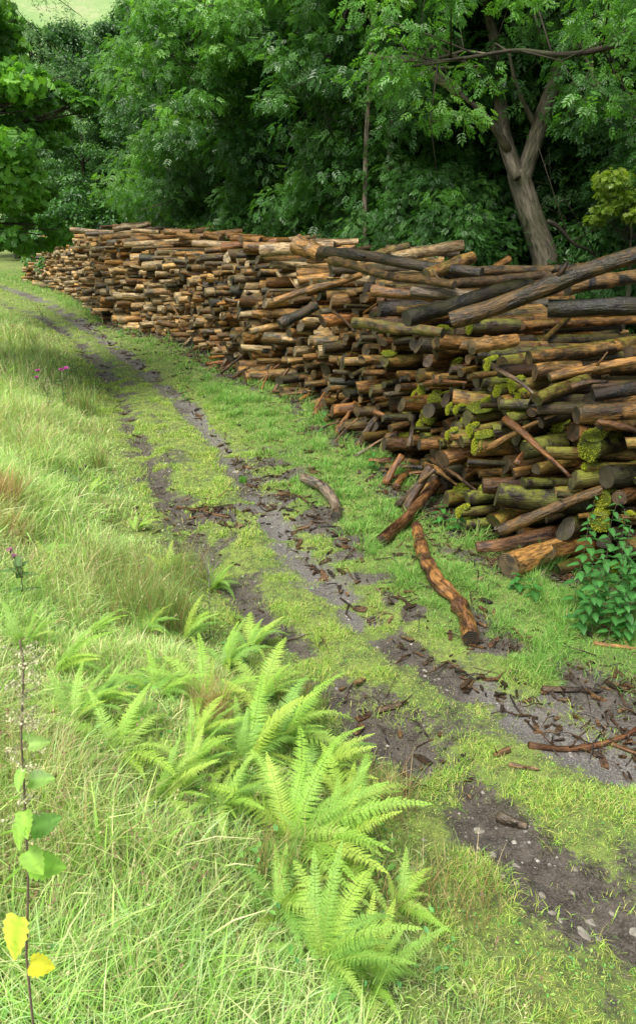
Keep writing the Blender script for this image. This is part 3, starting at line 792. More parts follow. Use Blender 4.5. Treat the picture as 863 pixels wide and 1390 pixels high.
# ------------------------------------------------------------------ bark litter and twigs
def litter():
    mb = MB(); mt = MB()
    rs = np.random.default_rng(5)
    n = 26000
    t = rs.random(n)
    k = rs.integers(0, len(RUT_R) - 1, n)
    # candidates all over the verge between track and stack
    Y = 2.8 + rs.random(n * 6) ** 1.5 * 17; X = -8 + rs.random(n * 6) * 12; 
    dr, sr = pdist(X, Y, RUT_R); dl, sl = pdist(X, Y, RUT_L)
    q = X * QN[0] + Y * QN[1]; a = X * AX[0] + Y * AX[1]; b = a - face_a(np.clip(q, Q0, Q1))
    m = mud(X, Y)
    w = np.where((sr > 0) & (b < .15), np.clip(m * 1.0 + .10 + 2.2 * np.exp(-((b + .15) / .26) ** 2) * sm(fbm(X * 2, Y * 2, s=15), .35, .6), 0, 2.4), np.where(dl < .25, .22 * m + .012, 0))
    w = w * np.where(Y > 8, .5, 1)
    c = g0(285, 700)
    w = np.maximum(w, .9 * np.exp(-(((X - c[0]) / .5) ** 2 + ((Y - c[1]) / .3) ** 2)))
    keep = rs.random(len(X)) < w * .30
    X, Y = X[keep], Y[keep]; Z = H(X, Y)
    cols = [(.15, .085, .04), (.08, .048, .028), (.04, .028, .02), (.26, .17, .09), (.11, .055, .026), (.045, .036, .03), (.03, .024, .02)]
    for x, y, z in zip(X, Y, Z):
        c = np.array(cols[rs.integers(len(cols))]) * rs.uniform(.7, 1.2)
        off = rs.uniform(-40, 40, 3)
        if rs.random() < .66:
            l = (.008 + .05 * rs.random() ** 2.6) * (1 + .05 * y); w_ = l * rs.uniform(.10, .42); th = rs.uniform(.002, .007)
            an = rs.uniform(0, PI); ca, sa = math.cos(an), math.sin(an)
            e = rs.uniform(.6, 1.2, 6)
            pr = np.array([[-l * e[0], -w_ * .6, 0], [-l * .5, -w_ * e[1], 0], [l * .6, -w_ * e[2], 0], [l * e[3], w_ * .2, 0], [l * .4, w_ * e[4], 0], [-l * .7, w_ * e[5], 0]])
            pr[:, 2] = rs.uniform(-.3, .3) * pr[:, 0] + rs.uniform(-.3, .3) * pr[:, 1]
            v = np.concatenate([pr + [0, 0, th], pr * [1, 1, 1] - [0, 0, th]])
            v = v @ np.array([[ca, sa, 0], [-sa, ca, 0], [0, 0, 1]]) + [x, y, z + .012]
            j = np.arange(6); jn = (j + 1) % 6
            mb.add(v, [np.arange(6)[None], np.stack([j, j + 6, jn + 6, jn], -1)], 0, lco=v + off, col=c, moss=0.0)
        else:
            l = rs.uniform(.04, .24); an = rs.uniform(0, 2 * PI)
            d = np.array([math.cos(an), math.sin(an), 0]); s_ = np.array([-d[1], d[0], 0]) * rs.uniform(-.25, .25)
            p0 = np.array([x, y, z + .01])
            P = np.array([p0, p0 + d * l * .35 + s_ * l * .6 + [0, 0, rs.uniform(0, .03)], p0 + d * l * .7 + s_ * l + [0, 0, rs.uniform(0, .05)], p0 + d * l + [0, 0, rs.uniform(-.005, .04)]])
            r = (.001 + .005 * rs.random() ** 2) * (1 + .03 * y)
            tube(mt, P, [r, r, r * .8, r * .5], 5, 0, 1, 0, True, off, lco=True, col=c * .8, moss=0.0)
    tag(mb.build('bark_litter', M_LOG, smooth=False), 'scattered chips of bark and wood trodden into the mud beside the stack', 'litter', kind='stuff')
    tag(mt.build('twig_litter', M_LOG), 'countless thin twigs strewn over the verge below the stack', 'litter', kind='stuff')
litter()

# ------------------------------------------------------------------ stones
def stone(r, seed, sq=.55):
    rs = np.random.default_rng(seed)
    import bmesh
    bm = bmesh.new(); bmesh.ops.create_icosphere(bm, subdivisions=3, radius=1)
    co = np.array([v.co[:] for v in bm.verts])
    for _ in range(7):
        n = rs.normal(size=3); n /= np.linalg.norm(n); d = rs.uniform(.55, .85)
        k = co @ n - d; co = co - np.outer(np.clip(k, 0, None) * .9, n)
    co *= 1 + .22 * (noise(co[:, 0] * 3 + seed, co[:, 1] * 3, co[:, 2] * 3, s=1)[:, None] - .5)
    co *= np.array([1, rs.uniform(.6, .9), sq]) * r
    f = np.array([[v.index for v in fc.verts] for fc in bm.faces]); bm.free()
    m_ = MB(); m_.add(co, [f]); return m_
st = [(500, 1120, 13), (560, 1180, 14), (648, 1128, 22), (668, 1160, 12), (700, 1175, 14), (682, 1190, 13), (700, 1200, 10), (735, 1215, 18), (748, 1240, 15), (790, 1268, 26), (800, 1252, 20), (812, 1275, 14), (776, 1212, 12), (760, 1250, 11), (845, 1095, 14), (725, 1060, 9), (705, 1042, 8), (215, 590, 8), (245, 615, 7), (320, 640, 18), (230, 640, 6), (440, 1110, 12), (470, 1095, 10), (575, 1140, 10), (610, 1165, 11), (655, 1215, 12), (620, 1060, 8), (830, 1240, 12), (860, 1265, 18), (780, 1180, 10), (395, 842, 6), (745, 830, 6), (525, 860, 5)]
zn = lambda px, py: 'in the stony end of the left rut' if py > 1190 else 'in the left wheel rut' if py > 1080 and px > 480 else 'at the edge of the long grass' if py > 1080 else 'on the track'
for i, (px, py, s) in enumerate(st):
    p = on(px, py); sc = s / F * math.hypot(p[1], CAMH) * .42
    o = stone(sc, 60 + i, .4 if s > 12 else .6).build('stone', M_STONE, smooth=False, loc=(p[0], p[1], p[2] - sc * .10)); o.rotation_euler = (0, 0, random.uniform(0, 6))
    szw = 'large' if s > 17 else 'middling' if s > 11 else 'small'
    row = sorted(j for j in range(len(st)) if zn(*st[j][:2]) == zn(px, py)); row.sort(key=lambda j: -st[j][1])
    tag(o, f"{szw} pale stone {zn(px, py)}, {ordinal(row.index(i) + 1)} from the viewer", 'stone', 'pale stones set in the track')

def gravel():
    rs = np.random.default_rng(8); n = 60000
    Y = 2.4 + rs.random(n) ** 1.3 * 16; X = -7 + rs.random(n) * 10.5
    dl, _ = pdist(X, Y, RUT_L); dr, _ = pdist(X, Y, RUT_R); m = mud(X, Y)
    k = rs.random(n) < .8 * m * (np.exp(-(dl / .16) ** 2) + np.exp(-(dr / .2) ** 2)); X, Y = X[k], Y[k]; n = len(X); Z = H(X, Y)
    b = np.array([[1, 0, 0], [.3, .9, 0], [-.8, .6, 0], [-.9, -.5, 0], [.2, -1, 0], [.1, .1, .6]]); f = np.array([[i, (i + 1) % 5, 5] for i in range(5)])
    sc = (.0025 + .011 * rs.random(n) ** 4) * (1 + .07 * Y); a = rs.random(n) * 6.28
    V, Fs, m_ = place_shapes(b, [f], np.stack([X, Y, Z - .001], 1), np.stack([np.cos(a), np.sin(a), .1 * rs.normal(size=n)], 1), np.stack([.2 * rs.normal(size=n), .2 * rs.normal(size=n), np.ones(n)], 1), sc)
    mb = MB(); mb.add(V, Fs, 0, col=np.repeat(np.array([[.16, .145, .125]]) * rs.uniform(.3, 1.9, (n, 1)), m_, 0))
    tag(mb.build('gravel', M_STEM, smooth=False), 'small grit and gravel lying in the two wheel ruts', 'gravel', kind='stuff')
# ------------------------------------------------------------------ trees
def place_shapes(base, faces, pos, fwd, nrm, sc):
    """copies of a flat shape (x along, y across, z up) at pos"""
    fwd = fwd / (np.linalg.norm(fwd, axis=1)[:, None] + 1e-9)
    side = np.cross(nrm, fwd); side /= np.linalg.norm(side, axis=1)[:, None] + 1e-9
    n2 = np.cross(fwd, side)
    V = pos[:, None] + sc[:, None, None] * (base[None, :, 0:1] * fwd[:, None] + base[None, :, 1:2] * side[:, None] + base[None, :, 2:3] * n2[:, None])
    m = len(base)
    Fs = [(f[None] + (np.arange(len(pos)) * m)[:, None, None]).reshape(-1, f.shape[1]) for f in faces]
    return V.reshape(-1, 3), Fs, m

def leaf_simple():
    b = np.array([[0, 0, 0], [.35, .26, .03], [.7, .2, .0], [1, 0, -.08], [.7, -.2, .0], [.35, -.26, .03]])
    return b, [np.array([[0, 3, 2, 1], [0, 5, 4, 3]])]
def leaf_spray():                     # pinnate: seven narrow leaflets
    V = []; Fc = []
    def l(x, y, dx, dy, L):
        n = len(V); p = np.array([-dy, dx]) * .23 * L
        V.extend([[x, y, -.25 * x * x], [x + dx * L * .45 + p[0], y + dy * L * .45 + p[1], -.25 * x * x - .01], [x + dx * L, y + dy * L, -.25 * x * x - .09 * L / .4], [x + dx * L * .45 - p[0], y + dy * L * .45 - p[1], -.25 * x * x - .01]])
        Fc.append([n, n + 3, n + 2, n + 1])
    for x in (.15, .38, .6):
        for s in (1, -1): l(x, 0, .55, .83 * s, .42)
    l(.72, 0, 1, 0, .42)
    return np.array(V), [np.array(Fc)]
def leaf_maple():
    pts = [(0, 0), (.05, .22), (-.02, .42), (.25, .36), (.38, .60), (.52, .34), (.72, .36), (.70, .18), (1.0, 0)]
    up = [(x, y) for x, y in pts]; dn = [(x, -y) for x, y in pts[1:-1]][::-1]
    V = np.array([(x, y, -.12 * x * x - .25 * y * y) for x, y in up + dn])
    n = len(up)
    # fan about vertex 0 is wrong for lobes: use quads between mirrored rows
    F4 = []; F3 = []
    for i in range(1, n - 2):
        a, b = i, i + 1; c, d = 2 * n - 2 - b, 2 * n - 2 - a
        F4.append([a, d, c, b])
    F3 = [[0, 2 * n - 3, 1], [n - 2, n, n - 1]]
    return V, [np.array(F4), np.array(F3)]

LK = {'simple': leaf_simple(), 'spray': leaf_spray(), 'maple': leaf_maple()}

gravel()
def crown_mesh(name, clumps, per, kind, size, cols, seed, flat=.55, droop=.35, nz=.5):
    rs = np.random.default_rng(seed)
    clumps = np.asarray(clumps, float)
    C = np.repeat(clumps[:, :3], per, 0); Rr = np.repeat(clumps[:, 3], per)
    n = len(C)
    d = rs.normal(size=(n, 3)); d /= np.linalg.norm(d, axis=1)[:, None]
    rad = rs.random(n) ** .42
    pos = C + d * (Rr * rad)[:, None] * np.array([1, 1, flat])
    nrm = np.stack([d[:, 0] * .6, d[:, 1] * .6, nz + .5 * d[:, 2]], 1) + rs.normal(size=(n, 3)) * .38
    nrm /= np.linalg.norm(nrm, axis=1)[:, None]
    fwd = np.stack([d[:, 0], d[:, 1], d[:, 2] * .2 - droop + 0 * d[:, 0]], 1) + rs.normal(size=(n, 3)) * .4
    fwd -= nrm * (fwd * nrm).sum(1)[:, None]
    sc = size * rs.uniform(.65, 1.25, n)
    b, f = LK[kind]
    V, Fs, m = place_shapes(b, f, pos, fwd, nrm, sc)
    c0, c1, c2 = [np.array(c) for c in cols]
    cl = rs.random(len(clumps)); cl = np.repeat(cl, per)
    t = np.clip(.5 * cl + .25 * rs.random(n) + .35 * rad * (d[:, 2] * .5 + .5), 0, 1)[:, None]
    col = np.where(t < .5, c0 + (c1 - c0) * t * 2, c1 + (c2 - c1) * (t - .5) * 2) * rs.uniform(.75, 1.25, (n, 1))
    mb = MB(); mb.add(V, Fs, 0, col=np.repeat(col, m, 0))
    return mb.mesh(name, M_LEAF, smooth=False)

def skeleton(mb, base_r, trunk, clumps, seed, nlimb=26, mcol=None):
    """trunk along points, limbs out to the leaf clumps"""
    rs = np.random.default_rng(seed)
    P = np.asarray(trunk, float)
    t = np.linspace(0, 1, 16)
    tp = np.linspace(0, 1, len(P))
    Q = np.stack([np.interp(t, tp, P[:, i]) for i in range(3)], 1)
    Q[1:-1] = (Q[:-2] + 2 * Q[1:-1] + Q[2:]) / 4
    rad = base_r * (1 - .8 * t) ; rad[0] *= 1.35; rad[1] *= 1.1
    tube(mb, Q, rad, 10, .10, seed, lco=True)
    idx = rs.permutation(len(clumps))[:nlimb]
    for i in idx:
        c = np.asarray(clumps[i][:3])
        k = np.argmin(np.abs(Q[:, 2] - (c[2] - .55 * np.linalg.norm((c - Q[8])[:2]))))
        k = min(max(k, 3), 14)
        a = Q[k]; r0 = rad[k] * .42
        mid = a + (c - a) * .5 + np.array([0, 0, .12 * np.linalg.norm(c - a)]) + rs.normal(size=3) * .12
        q1 = a + (mid - a) * .5 + rs.normal(size=3) * .06; q2 = mid + (c - mid) * .5 + rs.normal(size=3) * .1
        tube(mb, np.array([a, q1, mid, q2, c]), [r0, r0 * .8, r0 * .6, r0 * .38, r0 * .15], 6, 0, seed, lco=True)
        for _ in range(3):
            e = c + rs.normal(size=3) * clumps[i][3] * .55
            tube(mb, np.array([q2, (q2 + e) / 2 + rs.normal(size=3) * .05, e]), [r0 * .3, r0 * .2, r0 * .08], 4, 0, seed, lco=True)

def make_clumps(h, w, zlo, n, seed, rmin=.5, rmax=1.0, prof=None):
    rs = np.random.default_rng(seed); out = []
    for i in range(n):
        u = (i + rs.random()) / n
        z = zlo + (h - zlo) * u
        ww = w * (np.interp(u, [0, .25, .6, 1], [.75, 1, .85, .25]) if prof is None else np.interp(u, *prof))
        a = rs.random() * 2 * PI; rr = ww * math.sqrt(rs.uniform(.25, 1))
        out.append((rr * math.cos(a), rr * math.sin(a), z, rs.uniform(rmin, rmax)))
    return out

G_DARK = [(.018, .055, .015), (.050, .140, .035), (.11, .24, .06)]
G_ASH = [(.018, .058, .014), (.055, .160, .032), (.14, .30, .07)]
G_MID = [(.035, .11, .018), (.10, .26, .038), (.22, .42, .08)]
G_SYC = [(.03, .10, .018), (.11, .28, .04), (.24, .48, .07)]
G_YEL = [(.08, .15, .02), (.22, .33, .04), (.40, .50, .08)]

def tree_proto(name, h, w, zlo, n, per, kind, size, cols, seed, br, bark, rmin=.6, rmax=1.15, flat=.5, lean=(0, 0), nl=26, prof=None):
    cl = make_clumps(h, w, zlo, n, seed, rmin, rmax, prof)
    rs = np.random.default_rng(seed)
    crown = crown_mesh(name + ' crown', cl, per, kind, size, cols, seed, flat)
    mb = MB(); skeleton(mb, br, [(0, 0, -.4), (lean[0] * .3, lean[1] * .3, h * .3), (lean[0] * .7, lean[1] * .7, h * .6), (lean[0], lean[1], h * .93)], cl, seed, nl)
    return mb.mesh(name + ' trunk', bark), crown
PROT = {
    'syc': tree_proto('sycamore', 11.5, 3.4, 1.2, 130, 300, 'simple', .165, G_DARK, 1, .22, M_DBARK, .6, 1.1, .42, (.4, .2)),
    'syc2': tree_proto('sycamore b', 13.5, 3.0, 1.6, 130, 300, 'simple', .165, G_DARK, 2, .20, M_DBARK, .6, 1.1, .42, (-.3, .2)),
    'ash': tree_proto('ash', 10.5, 2.6, .9, 130, 185, 'spray', .21, G_ASH, 3, .17, M_DBARK, .5, .95, .62, (.3, 0)),
    'ash2': tree_proto('ash b', 9.5, 2.9, 1.4, 130, 185, 'spray', .21, G_MID, 4, .13, M_BARK, .5, .95, .62, (-.3, .1)),
    'dark': tree_proto('dark ash', 11, 3.2, 1.0, 130, 185, 'spray', .22, G_DARK, 5, .20, M_DBARK, .6, 1.1, .55, (.5, 0)),
    'bush': tree_proto('bush', 3.2, 1.3, .25, 52, 230, 'spray', .13, G_ASH, 6, .04, M_DBARK, .35, .6, .7, (.1, 0), 20, ([0, .4, 1], [.8, 1, .45])),
    'bush2': tree_proto('bush b', 2.8, 1.4, .2, 42, 150, 'simple', .13, G_ASH, 7, .04, M_DBARK, .35, .6, .6, (-.1, 0), 20, ([0, .4, 1], [.8, 1, .45])),
}
def want(px, y, py, h):
    x = (px - 431.5) / F * y; return float((pz(px, py, y)[2] - H(x, y)) / h)
def plant_tree(kind, name, px, y, sc, rz, label, cat='tree', group=None, dz=0, x=None):
    xx = (px - 431.5) / F * (y * cth + CAMH * sth * .2) if x is None else x
    z = float(H(xx, y))
    t, c = PROT[kind]
    r = empty(name, (xx, y, z + dz), label, cat, group, rz)
    r.scale = (sc, sc, sc)
    link_mesh('trunk', t, r); link_mesh('crown', c, r)
    return r
FAR = 'dark broadleaved trees closing the valley beyond the stack'
for i, (px, y, s, k, lab) in enumerate([
    (20, 44, want(20, 44, 22, 12), 'syc', 'dark tree standing behind the pale hanging conifer'), (75, 40, want(75, 40, 22, 14), 'syc2', 'dark round tree, first right of the conifer under the hill'), (120, 43, want(120, 43, 22, 12), 'syc', 'tall dark tree in the dip below the hillside'),
    (170, 37, want(170, 37, 22, 14), 'syc2', 'dark tree rising behind the far crest of the stack'), (228, 41, 1.05, 'syc', 'tallest dark tree at the right edge of the visible hillside'), (115, 33, want(115, 33, 70, 12), 'syc', 'lower dark tree in front of the dip below the hillside'),
    (205, 32, want(205, 32, 62, 14), 'syc2', 'dark tree just behind the pale far crest logs'), (255, 34, 1.0, 'dark', 'dark tree at the left edge of the ash wood')]):
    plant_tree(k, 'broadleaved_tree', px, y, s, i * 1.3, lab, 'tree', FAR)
MIDG = 'ash trees forming the wood behind the stack'
mids = [(275, 26, 1.05, 'ash', 'feathery green ash at the left edge of the wood'), (300, 22, .95, 'ash2', 'paler ash above the middle of the far crest'), (345, 25, 1.1, 'ash', 'dense ash behind the pale one, with dark trunk'),
    (372, 20, 1.0, 'dark', 'dark ash with straight bare lower trunk in the middle of the wood'), (415, 19, 1.0, 'ash', 'ash with glossy leaves above the fat tan butt log'), (455, 22, 1.15, 'dark', 'dark ash deep in the wood above the straight black log'),
    (490, 17, .95, 'ash', 'slim ash with pale trunk above the middle of the stack'), (540, 19, 1.15, 'ash2', 'light green ash above the broken bough'), (575, 15.5, .92, 'ash', 'ash with low glossy boughs left of the forked tree'),
    (640, 18.5, 1.15, 'dark', 'dark ash behind the left limb of the forked tree'), (700, 21, 1.2, 'dark', 'dark ash hidden deep behind the forked tree'), (790, 17, 1.1, 'ash', 'ash right of the forked tree'),
    (845, 14.5, 1.0, 'dark', 'dark ash above the yellow green shrub'), (905, 18, 1.2, 'ash', 'ash at the right end of the wood'), (960, 13, 1.0, 'dark', 'dark ash over the near end of the stack')]
for i, (px, y, s, k, lab) in enumerate(mids):
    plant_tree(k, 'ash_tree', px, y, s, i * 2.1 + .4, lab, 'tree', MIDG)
BU = 'leafy bushes growing between the stack and the wood'
bs = [(235, 27, 1.0, 'bush2', 'dark low bush behind the far crest'), (285, 24, 1.0, 'bush', 'bright bush at the foot of the pale ash'), (325, 21.5, 1.1, 'bush', 'bright feathery bush in the middle behind the crest logs'), (365, 18.5, 1.0, 'bush', 'light green bush left of the fat tan butt log'),
      (405, 17.5, .85, 'bush2', 'dark bush straight behind the fat tan butt log'), (470, 15.5, .9, 'bush2', 'dark bush behind the straight black log'), (545, 14, .95, 'bush', 'glossy bush behind the tipped grey log'), (598, 12.8, .95, 'bush', 'glossy bush a little left of the forked trunk'),
      (672, 13.6, .85, 'bush', 'glossy bush just left behind the forked trunk'), (812, 13.5, .8, 'bush2', 'dark bush right of the forked trunk'), (835, 11.5, .8, 'bush2', 'dark bush under the yellow green shrub'), (900, 11, 1.0, 'bush', 'bush beyond the near end of the stack'),
      (160, 31, 1.2, 'bush2', 'dark bush behind the pale far crest logs'), (90, 30, 1.2, 'bush2', 'dark bush behind the far end of the stack')]
for i, (px, y, s, k, lab) in enumerate(bs):
    plant_tree(k, 'bush', px, y, s, i * 1.7, lab, 'bush', BU)

# the dark wood beyond
def back_wood():
    rs = np.random.default_rng(17)
    cl = []
    for _ in range(1500):
        a = rs.uniform(-.28, 1.15); d = rs.uniform(34, 52)
        if a < -.02: d = rs.uniform(48, 60)
        x, y = d * math.sin(a), d * math.cos(a)
        hmax = 17 if a > -.02 else 6.5
        cl.append((x, y, float(H(x, y)) + rs.uniform(.3, hmax), rs.uniform(1.0, 2.2)))
    me = crown_mesh('wood mass', cl, 110, 'simple', .42, [(.006, .016, .006), (.014, .038, .012), (.03, .07, .02)], 18, .6)
    tag(link_mesh('woodland', me), 'dark mass of far trees closing the view behind the wood', 'woodland', kind='stuff')
back_wood()

# plain trunks seen between the leaves
for i, (px, y0, y1, y, r, pale) in enumerate([(380, 305, 120, 17, .11, 0), (403, 305, 150, 18, .09, 0), (495, 345, 60, 13.5, .055, 1), (529, 340, 40, 13.8, .06, 1), (296, 305, 60, 22, .10, 1), (620, 330, 90, 14.5, .10, 0), (664, 250, 60, 14, .16, 0), (450, 330, 60, 18, .1, 0), (835, 360, 150, 12, .08, 0), (160, 300, 150, 34, .13, 0), (300, 300, 230, 26, .12, 0)]):
    a = pz(px, y0, y); b = pz(px + (-6 if i % 2 else 5), y1, y + .3)
    zb = float(H(a[0], a[1]))
    P = np.array([[a[0], a[1], zb - .2], a * .6 + b * .4 + np.array([.05, 0, 0]), b, b + (b - a) * .35])
    P = P - np.array([a[0], a[1], zb])
    mb = MB(); t = np.linspace(0, 1, 12); Q = np.stack([np.interp(t, np.linspace(0, 1, 4), P[:, j]) for j in range(3)], 1)
    Q[1:-1, 0] += .06 * np.sin(t[1:-1] * 8 + i)
    tube(mb, Q, r * (1 - .55 * t), 9, .1, i, lco=True)
    root = empty('tree', (a[0], a[1], zb), ['dark straight trunk, left of a pair above the crest', 'dark straight trunk, right of a pair above the crest', 'thin pale pole-like tree behind the straight black log', 'second thin pale tree, right of the first one', 'pale upright trunk behind the feathery bushes', 'dark trunk below the broken bough', 'thick shaded trunk hidden behind the forked tree', 'dark trunk above the middle of the stack', 'dark stem under the yellow green shrub', 'dark trunk in the shade behind the far crest', 'short dark trunk deep in the wood above the crest bend'][i], 'tree', 'bare trunks seen between the leaves')
    mb.build('trunk', M_BARK if pale else M_DBARK, root)
    cl = [(Q[-1][0] + rng.normal() * .8, Q[-1][1] + rng.normal() * .8, Q[-1][2] + rng.normal() * .7, .7) for _ in range(8)]
    link_mesh('crown', crown_mesh('thin crown', cl, 90, 'spray', .28, G_ASH, 70 + i), root)

# the forked ash
def forked():
    y = 12.6
    base = pz(746, 372, y); zb = float(H(base[0], base[1])); root_p = np.array([base[0] + .1, base[1], zb])
    root = empty('forked_tree', root_p, 'big grey ash whose bare trunk forks into two limbs behind the stack', 'tree')
    W = lambda pts: np.array([root_p + [.1, 0, -.3]] + [pz(a, b, y + c) for a, b, c in pts]) - root_p
    def res(P, n):
        t = np.linspace(0, 1, len(P)); tt = np.linspace(0, 1, n); Q = np.stack([np.interp(tt, t, P[:, j]) for j in range(3)], 1)
        Q[1:-1] = (Q[:-2] + 2 * Q[1:-1] + Q[2:]) / 4; return Q
    mb = MB()
    tube(mb, res(W([(742, 355, 0), (722, 300, 0), (706, 250, 0), (700, 232, 0)]), 18), np.linspace(.235, .155, 18), 18, .12, 3, lco=True)
    L1 = np.array([pz(a, b, y + c) for a, b, c in [(706, 252, 0), (695, 222, 0), (684, 190, .1), (679, 150, .2), (677, 105, .3), (672, 60, .4), (660, 10, .6), (640, -60, .8)]]) - root_p
    tube(mb, res(L1, 22), np.linspace(.135, .06, 22), 14, .12, 5, lco=True)
    L2 = np.array([pz(a, b, y - c) for a, b, c in [(703, 255, 0), (714, 228, 0), (724, 195, 0), (738, 150, .1), (752, 110, .2), (772, 65, .3), (788, 20, .5), (800, -60, .8)]]) - root_p
    tube(mb, res(L2, 22), np.linspace(.15, .07, 22), 14, .14, 6, lco=True)
    st = np.array([pz(a, b, y - .05) for a, b in [(690, 212), (692, 228), (697, 243)]]) - root_p
    st[:, 1] -= [.0, .12, .22]
    tube(mb, st, [.07, .075, .065], 10, .15, 7, lco=True)
    for pts, r in [([(690, 205), (672, 175), (652, 150), (625, 128)], .07), ([(728, 175), (700, 120), (690, 70)], .05), ([(745, 130), (790, 108), (840, 102)], .05), ([(760, 92), (735, 60), (725, 20)], .045), ([(678, 130), (640, 90), (590, 60)], .05)]:
        P = np.array([pz(a, b, y - .3 * i) for i, (a, b) in enumerate(pts)]) - root_p
        tube(mb, res(P, 8), np.linspace(r, r * .35, 8), 7, .1, 9, lco=True)
    mb.build('trunk', M_BARK, root)
    cl = []
    rs = np.random.default_rng(33)
    for _ in range(95):
        px, py = rs.uniform(520, 900), rs.uniform(-190, 30)
        p = pz(px, py, y + (rs.uniform(.4, 3.0) if 630 < px < 810 and py > -60 else rs.uniform(-1.8, 3.0))) - root_p; cl.append((*p, rs.uniform(.45, .85)))
    for _ in range(20):
        px, py = rs.uniform(540, 655), rs.uniform(60, 330)
        p = pz(px, py, y + rs.uniform(.3, 1.2)) - root_p; cl.append((*p, rs.uniform(.35, .6)))
    for _ in range(12):
        px, py = rs.uniform(765, 860), rs.uniform(80, 330)
        p = pz(px, py, y + rs.uniform(.0, 1.5)) - root_p; cl.append((*p, rs.uniform(.35, .6)))
    link_mesh('crown', crown_mesh('forked crown', cl, 300, 'spray', .145, G_ASH, 34, .6), root)
forked()

def bough(name, pts, y, r, label, tone_mat, parent=None, seed=1, twigs=0, leafy=None, droop=0):
    P0 = np.array([pz(a, b, y + c) for a, b, c in pts]); base = P0[0].copy(); P = P0 - base
    root = empty(name, base, label, 'branch')
    t = np.linspace(0, 1, len(P)); tt = np.linspace(0, 1, 22); Q = np.stack([np.interp(tt, t, P[:, j]) for j in range(3)], 1)
    Q[1:-1] = (Q[:-2] + 2 * Q[1:-1] + Q[2:]) / 4
    Q[:, 2] += .03 * np.sin(tt * 13)
    mb = MB(); tube(mb, Q, np.linspace(r, r * .35, 22), 8, .15, seed, lco=True)
    rs = np.random.default_rng(seed); ends = []
    for _ in range(twigs):
        i = rs.integers(3, 21); d = rs.normal(size=3) * [1, .7, .8] + [0, 0, droop]; d /= np.linalg.norm(d); l = rs.uniform(.5, 1.5)
        m1 = Q[i] + d * l * .5 + rs.normal(size=3) * .08; e = Q[i] + d * l + rs.normal(size=3) * .1
        tube(mb, np.array([Q[i], m1, e]), [r * .3, r * .2, r * .08], 5, 0, 1, lco=True); ends.append(e)
        for _ in range(2):
            e2 = m1 + (e - m1) * .4 + rs.normal(size=3) * .3; tube(mb, np.array([m1, e2]), [r * .12, r * .05], 4, 0, 1, lco=True); ends.append(e2)
    mb.build('limb', tone_mat, root)
    if leafy:
        kind, size, cols, per, rr = leafy
        link_mesh('foliage', crown_mesh(name + ' leaves', [(*e, rr * rs.uniform(.7, 1.2)) for e in ends], per, kind, size, cols, seed + 5, .5), root)
    return root
bough('overhanging_bough', [(960, 38, 0), (863, 57, 0), (800, 66, .1), (740, 75, .2), (690, 72, .3), (620, 75, .4), (560, 92, .6)], 8.6, .038, 'thin black bough arching in from the right across the treetops', M_DBARK, seed=3, twigs=16, leafy=('spray', .13, G_MID, 40, .35), droop=.2)
bough('overhanging_bough', [(960, 190, 0), (863, 165, .4), (810, 120, .8), (790, 70, 1.2), (780, 10, 1.6)], 9.6, .04, 'dark drooping bough at the right edge above the yellow green shrub', M_DBARK, seed=4, twigs=14, leafy=('spray', .14, G_ASH, 45, .35))
bough('broken_bough', [(622, 128, 0), (600, 108, .0), (575, 88, .0), (545, 78, 0), (500, 75, .1)], 11.8, .085, 'broken bough with pale torn wood hanging left of the forked tree', M_BARK, seed=6, twigs=3)
bough('overhanging_bough', [(520, -60, 0), (470, 10, 0), (445, 90, .1), (440, 170, .2)], 14, .03, 'thin leafy bough hanging down over the middle of the wood', M_DBARK, seed=8, twigs=18, leafy=('spray', .16, G_ASH, 60, .4), droop=-.5)
bough('overhanging_bough', [(360, -90, 0), (320, -10, 0), (280, 40, .1), (225, 80, .2)], 16, .035, 'leafy bough hanging at the right edge of the hillside view', M_DBARK, seed=9, twigs=22, leafy=('spray', .17, G_MID, 60, .45), droop=-.5)
bough('dead_bough', [(742, 300, 0), (775, 325, 0), (805, 348, .1), (830, 362, .2)], 10.8, .03, 'dark dead bough sloping down right of the forked trunk', M_DBARK, seed=12, twigs=5)

# sycamore at the left edge
def left_syc():
    y = 11.0
    bx = (-330 - 431.5) / F * 11.2; zb = float(H(bx, y)); rp = np.array([bx, y, zb])
    root = empty('sycamore_tree', rp, 'bright leafy sycamore reaching in at the left edge over the track', 'tree')
    rs = np.random.default_rng(44); cl = []
    for _ in range(150):
        py = rs.uniform(-60, 325)
        edge = np.interp(py, [-60, 20, 60, 100, 150, 200, 250, 300, 325], [-10, 10, 20, 70, 92, 78, 60, 60, 40])
        px = rs.uniform(-150, edge - 14)
        cl.append((*(pz(px, py, y + rs.uniform(-1.6, 1.8)) - rp), rs.uniform(.16, .46)))
    for px, py in [(10, 40), (20, 60), (78, 120), (95, 130), (115, 140), (80, 165), (72, 190), (60, 260), (82, 322), (60, 330), (35, 335), (70, 305)]:
        cl.append((*(pz(px, py, y + rs.uniform(-.5, .5)) - rp), .15))
    mb = MB()
    skeleton(mb, .20, [(0, 0, -.3), (.3, 0, 1.6), (1.0, .1, 3.4), (1.6, 0, 6.2)], cl, 45, 70)
    mb.build('trunk', M_DBARK, root)
    link_mesh('crown', crown_mesh('sycamore crown', cl, 210, 'maple', .10, G_SYC, 46, .5, .45, .15), root)
left_syc()

